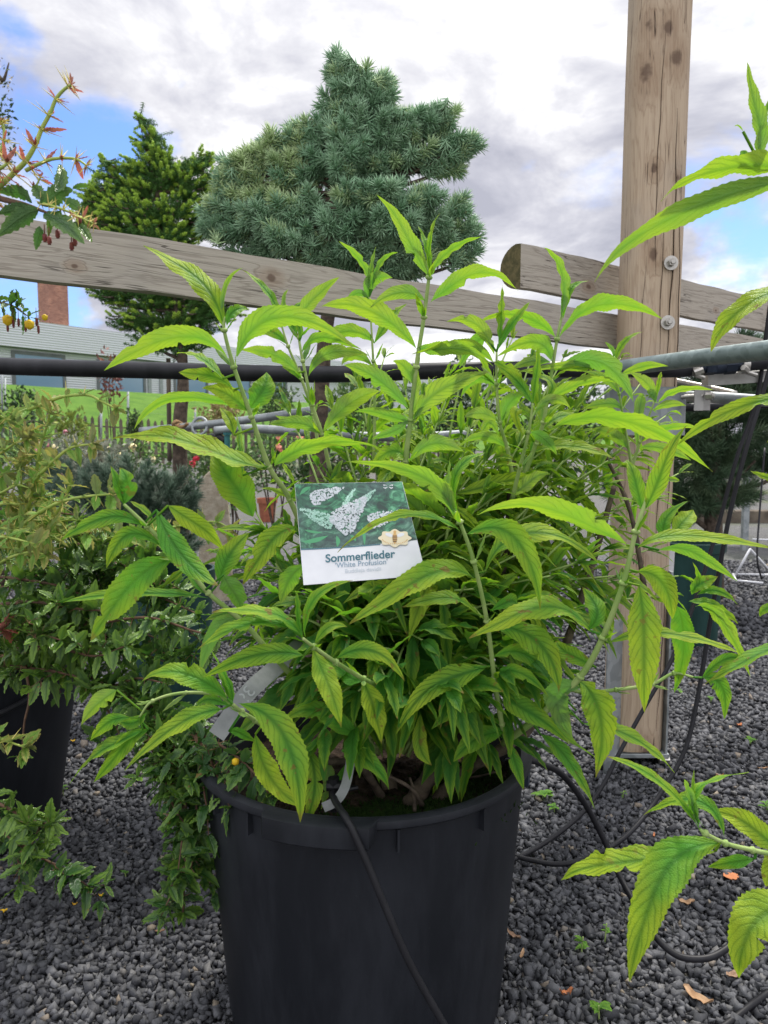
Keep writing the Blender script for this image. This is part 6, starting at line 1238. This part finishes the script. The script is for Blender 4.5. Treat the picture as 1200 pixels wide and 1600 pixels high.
for (b, m_, tp, wv, dd, yl) in (((180, 985), (95, 1020), (-15, 1112), 82, -.01, .1), ((205, 1000), (290, 1045), (395, 1142), 74, -.02, .1), ((190, 960), (260, 915), (342, 890), 84, .01, .15), ((262, 900), (288, 840), (276, 770), 58, .02, .3), ((185, 1060), (180, 1110), (168, 1172), 42, 0, .1), ((345, 1040), (395, 1085), (432, 1136), 40, -.01, .45), ((150, 950), (70, 900), (0, 900), 60, .02, .2), ((290, 930), (350, 960), (365, 985), 50, 0, .3), ((130, 960), (60, 985), (-10, 1000), 60, .01, .15), ((200, 940), (180, 900), (150, 870), 56, .01, .35), ((340, 885), (385, 870), (425, 885), 22, 0, .5), ((240, 1010), (235, 1050), (225, 1110), 30, .01, .4)):
    l = MB(); d = .785; P0, Pm, P2 = PX(b[0]/3, b[1]/3, d), PX(m_[0]/3, m_[1]/3, d+dd/2), PX(tp[0]/3, tp[1]/3, d+dd); w3 = wv/3*d/1200; P1, W = posed(P0, Pm, P2, w3, max(w3, .3*(P2-P0).length))
    leaf(l, P0, P1, P2, max(w3, .3*(P2-P0).length)/2, W, nseg=16, serr=.12, fold=.25, wave=.16, prof=barb_prof, tint=(yl, R.random(), .2)); l.build('leaf', M['barb'], dkb)
mb = MB()
for q in ((70, 372), (77, 376), (112, 385), (117, 378), (90, 366), (124, 345)): pendant(mb, *q, .785, .0062)
mb.build('buds', M['redbud'], bb2)
# small leafy tree top far left
ft = PX(-8, 180, 5.0)
tt = empty('young_tree', (ft.x, ft.y, 0), 'loose top of a young tree at the far left edge of the sky', 'tree')
V, F, T = leaf_cloud(420, (ft.x-.02, ft.y, ft.z-.05), (.15, .15, .33), .035); npmesh('foliage', V, F, BM_['dark'], tt, tint=T)
mb = MB(); mb.tube(catmull([Vector((ft.x-.1, ft.y, 0)), Vector((ft.x-.08, ft.y, 1.8)), Vector((ft.x, ft.y, ft.z+.1)), PX(6, 125, 5), PX(14, 98, 5)], 6), [.03-.0011*i for i in range(25)], 8); mb.build('trunk', M['bark'], tt)
V, F, T = leaf_cloud(40, tuple(PX(8, 128, 5)), (.05, .05, .13), .022); npmesh('foliage', V, F, BM_['straw'], tt, tint=T)
# ------------------------------------------------------------------ weeds and litter on the gravel
def weed(px, py, n, L, hgt, label, grp=None):
    c = PZ(px, py, .008); e = empty('weed', c, label, 'weed'); 
    mb = MB(); tp = c+Vector((R.uniform(-.006, .006), R.uniform(-.006, .006), hgt)); mb.tube(catmull([c-Vector((0, 0, .01)), c.lerp(tp, .5), tp], 4), .0014, 6); mb.build('stem', M['stem'], e)
    lf = MB()
    for i in range(n):
        f = R.uniform(.3, 1) if hgt > .012 else 1; p = c.lerp(tp, f); q = i*2.4+R.random(); d = Vector((math.cos(q), math.sin(q), R.uniform(.1, .7))).normalized(); l = L*R.uniform(.6, 1.15)
        W = d.cross(Vector((0, 0, 1))).normalized()
        if d.cross(W).z < 0: W = -W
        leaf(lf, p, p+d*l*.5+Vector((0, 0, .1*l)), p+d*l-Vector((0, 0, .25*l)), l*.24, W, nseg=10, serr=.05, fold=.2, wave=.1, prof=barb_prof, tint=(R.uniform(.4, .95), R.random(), .1))
    lf.build('foliage', M['weed'], e)
weed(848, 1248, 12, .036, .012, 'broad-leaved weed rosette just right of the big pot rim')
weed(866, 1268, 5, .022, .01, 'tiny weed seedling below the weed rosette by the pot')
weed(972, 1252, 5, .016, .03, 'small upright weed between the two hose loops')
weed(908, 1492, 8, .018, .04, 'forked weed seedling on the gravel under the hanging front leaf')
weed(945, 1470, 6, .014, .032, 'single weed sprig right of the forked weed seedling')
weed(936, 1592, 7, .026, .022, 'bright green weed at the bottom edge of the gravel')
weed(100, 1246, 6, .018, .034, 'weed sprig in the gap between the left pot and the big pot')
weed(197, 1372, 5, .012, .01, 'tiny green seedling left of the trailing barberry')
weed(1198, 1268, 8, .02, .03, 'weed seedling at the right edge of the gravel')
weed(1172, 1163, 5, .026, .01, 'flat weed on the gravel right of the post foot')
weed(1060, 1082, 5, .03, .01, 'small weed by the hose right of the post')
weed(1110, 1098, 5, .02, .012, 'tiny weed in the grey gravel at the upper right')
M['dry'] = noisy('dry_tan_leaf', (.42, .28, .17), (.30, .18, .10), 60, .8, .1); M['orange_leaf'] = noisy('orange_dry_leaf', (.52, .20, .08), (.42, .16, .07), 60, .7, .2); M['wood_chip'] = noisy('brown_bark_chip', (.20, .12, .08), (.36, .25, .17), 70, .9, .1)
def scrap(name, px, py, L, W_, ang, mt, label, cat, curlz=.006):
    c = PZ(px, py, .016); X = Vector((math.cos(ang), math.sin(ang), 0)); Y = Vector((-X.y, X.x, 0)); mb = MB(); rows = []; n = 9; sd = R.random()*9
    for i in range(n+1):
        t_ = i/n-.5; row = []
        for s_ in (-1, -.4, .4, 1):
            wv = W_*.5*(1-abs(2*t_)**3*.8)*(1+.25*math.sin(i*2.1+sd+s_)); row.append(mb.vert(c + X*(t_*L) + Y*(s_*wv) + Vector((0, 0, curlz*(abs(2*t_)**2)+.3*curlz*math.sin(i*1.7+sd)+.4*curlz*s_*s_))))
        rows.append(row)
    for i in range(n):
        for j in range(3): mb.face((rows[i][j], rows[i+1][j], rows[i+1][j+1], rows[i][j+1]))
    lo = len(mb.v); 
    for k in range(lo): v = mb.v[k]; mb.vert((v[0], v[1], v[2]-.0014))
    for f in list(mb.f): mb.face(tuple(k+lo for k in f[::-1]))
    tag(mb.build(name, mt), label, cat)
scrap('dry_leaf', 1142, 1369, .034, .026, .1, M['orange_leaf'], 'square-looking orange dry leaf scrap right of the front shoot', 'dry leaf', .002)
scrap('bark_chip', 1090, 1560, .055, .018, -.9, M['dry'], 'curled tan bark strip near the bottom right', 'bark', .009)
scrap('dry_leaf', 1072, 1411, .035, .014, -.1, M['dry'], 'pale dry leaf just below the front shoot at right', 'dry leaf', .008)
scrap('dry_leaf', 1145, 1524, .03, .014, .4, M['wood_chip'], 'dark brown dry leaf under the yellow leaf at the right edge', 'dry leaf')
scrap('dry_leaf', 885, 1553, .026, .010, .3, M['orange_leaf'], 'rusty curled leaf scrap on the gravel right of the big pot base', 'dry leaf', .008)
scrap('bark_chip', 803, 1463, .032, .010, -.8, M['wood_chip'], 'brown bark chip touching the gravel beside the pot base', 'bark')
scrap('bark_chip', 816, 1490, .03, .006, 1.2, M['dry'], 'thin splinter of tan wood below the brown bark chip', 'splinter', .002)
scrap('dry_leaf', 1125, 1213, .02, .009, 0, M['orange_leaf'], 'small reddish leaf scrap at the right, above the front shoot', 'dry leaf')
scrap('dry_leaf', 1155, 1133, .022, .012, .2, M['orange_leaf'], 'terracotta coloured leaf scrap near the post, right of the hose', 'dry leaf')
scrap('splinter', 1192, 1200, .035, .004, .1, M['dry'], 'thin straw at the right edge on the gravel', 'straw', .003)
scrap('splinter', 1022, 1305, .022, .004, 1.2, M['orange_leaf'], 'thin rust splinter between the hoses', 'splinter', .003)
scrap('yellow_petal', 114, 1158, .014, .012, .4, M['yflower'], 'yellow fallen petal beside the left pot', 'petal', .004)
scrap('yellow_petal', 158, 1400, .010, .008, .4, M['yflower'], 'yellow petal at the tip of the low barberry branch', 'petal', .004)
scrap('yellow_petal', 117, 1414, .010, .006, .2, M['yflower'], 'yellow petal left of and below the other petal', 'petal', .004)
scrap('yellow_petal', 6, 1424, .014, .010, .2, M['yflower'], 'yellow petal at the bottom left edge', 'petal', .004)
scrap('dry_leaf', 222, 1148, .03, .006, .8, M['dry'], 'straw-coloured splinter under the trailing barberry stem', 'splinter', .003)
scrap('dry_leaf', 250, 1455, .02, .006, .2, M['wood_chip'], 'brown twig scrap left of the big pot near its base', 'twig', .003)
for base_, phrase in {'drip_hose': 'black drip hoses around the big pot', 'weed': 'weeds growing in the gravel', 'rose_bush': 'rose bushes in the nursery bed', 'plant_pot': 'plant pots standing on the gravel', 'dry_leaf': 'dry leaf scraps on the gravel', 'bark_chip': 'bark chips on the gravel', 'splinter': 'splinters on the gravel',
                      'yellow_petal': 'fallen yellow petals', 'timber_rail': 'timber rails of the fence', 'galvanised_pipe': 'galvanised pipes', 'butterfly_bush': 'butterfly bushes', 'barberry': 'barberry shrubs', 'garden_shrub': 'green shrubs behind the butterfly bush', 'low_shrub': 'low shrubs in the nursery bed',
                      'label_strip': 'white label strips in the big pot', 'eye_bolt': 'eye bolts on the tie rails', 'hedge_tree': 'trees at the nursery edges'}.items():
    for o in SC.objects:
        if o.parent is None and o.name.split('.')[0] == base_ and 'group' not in o: o['group'] = phrase
bpy.context.view_layer.update()
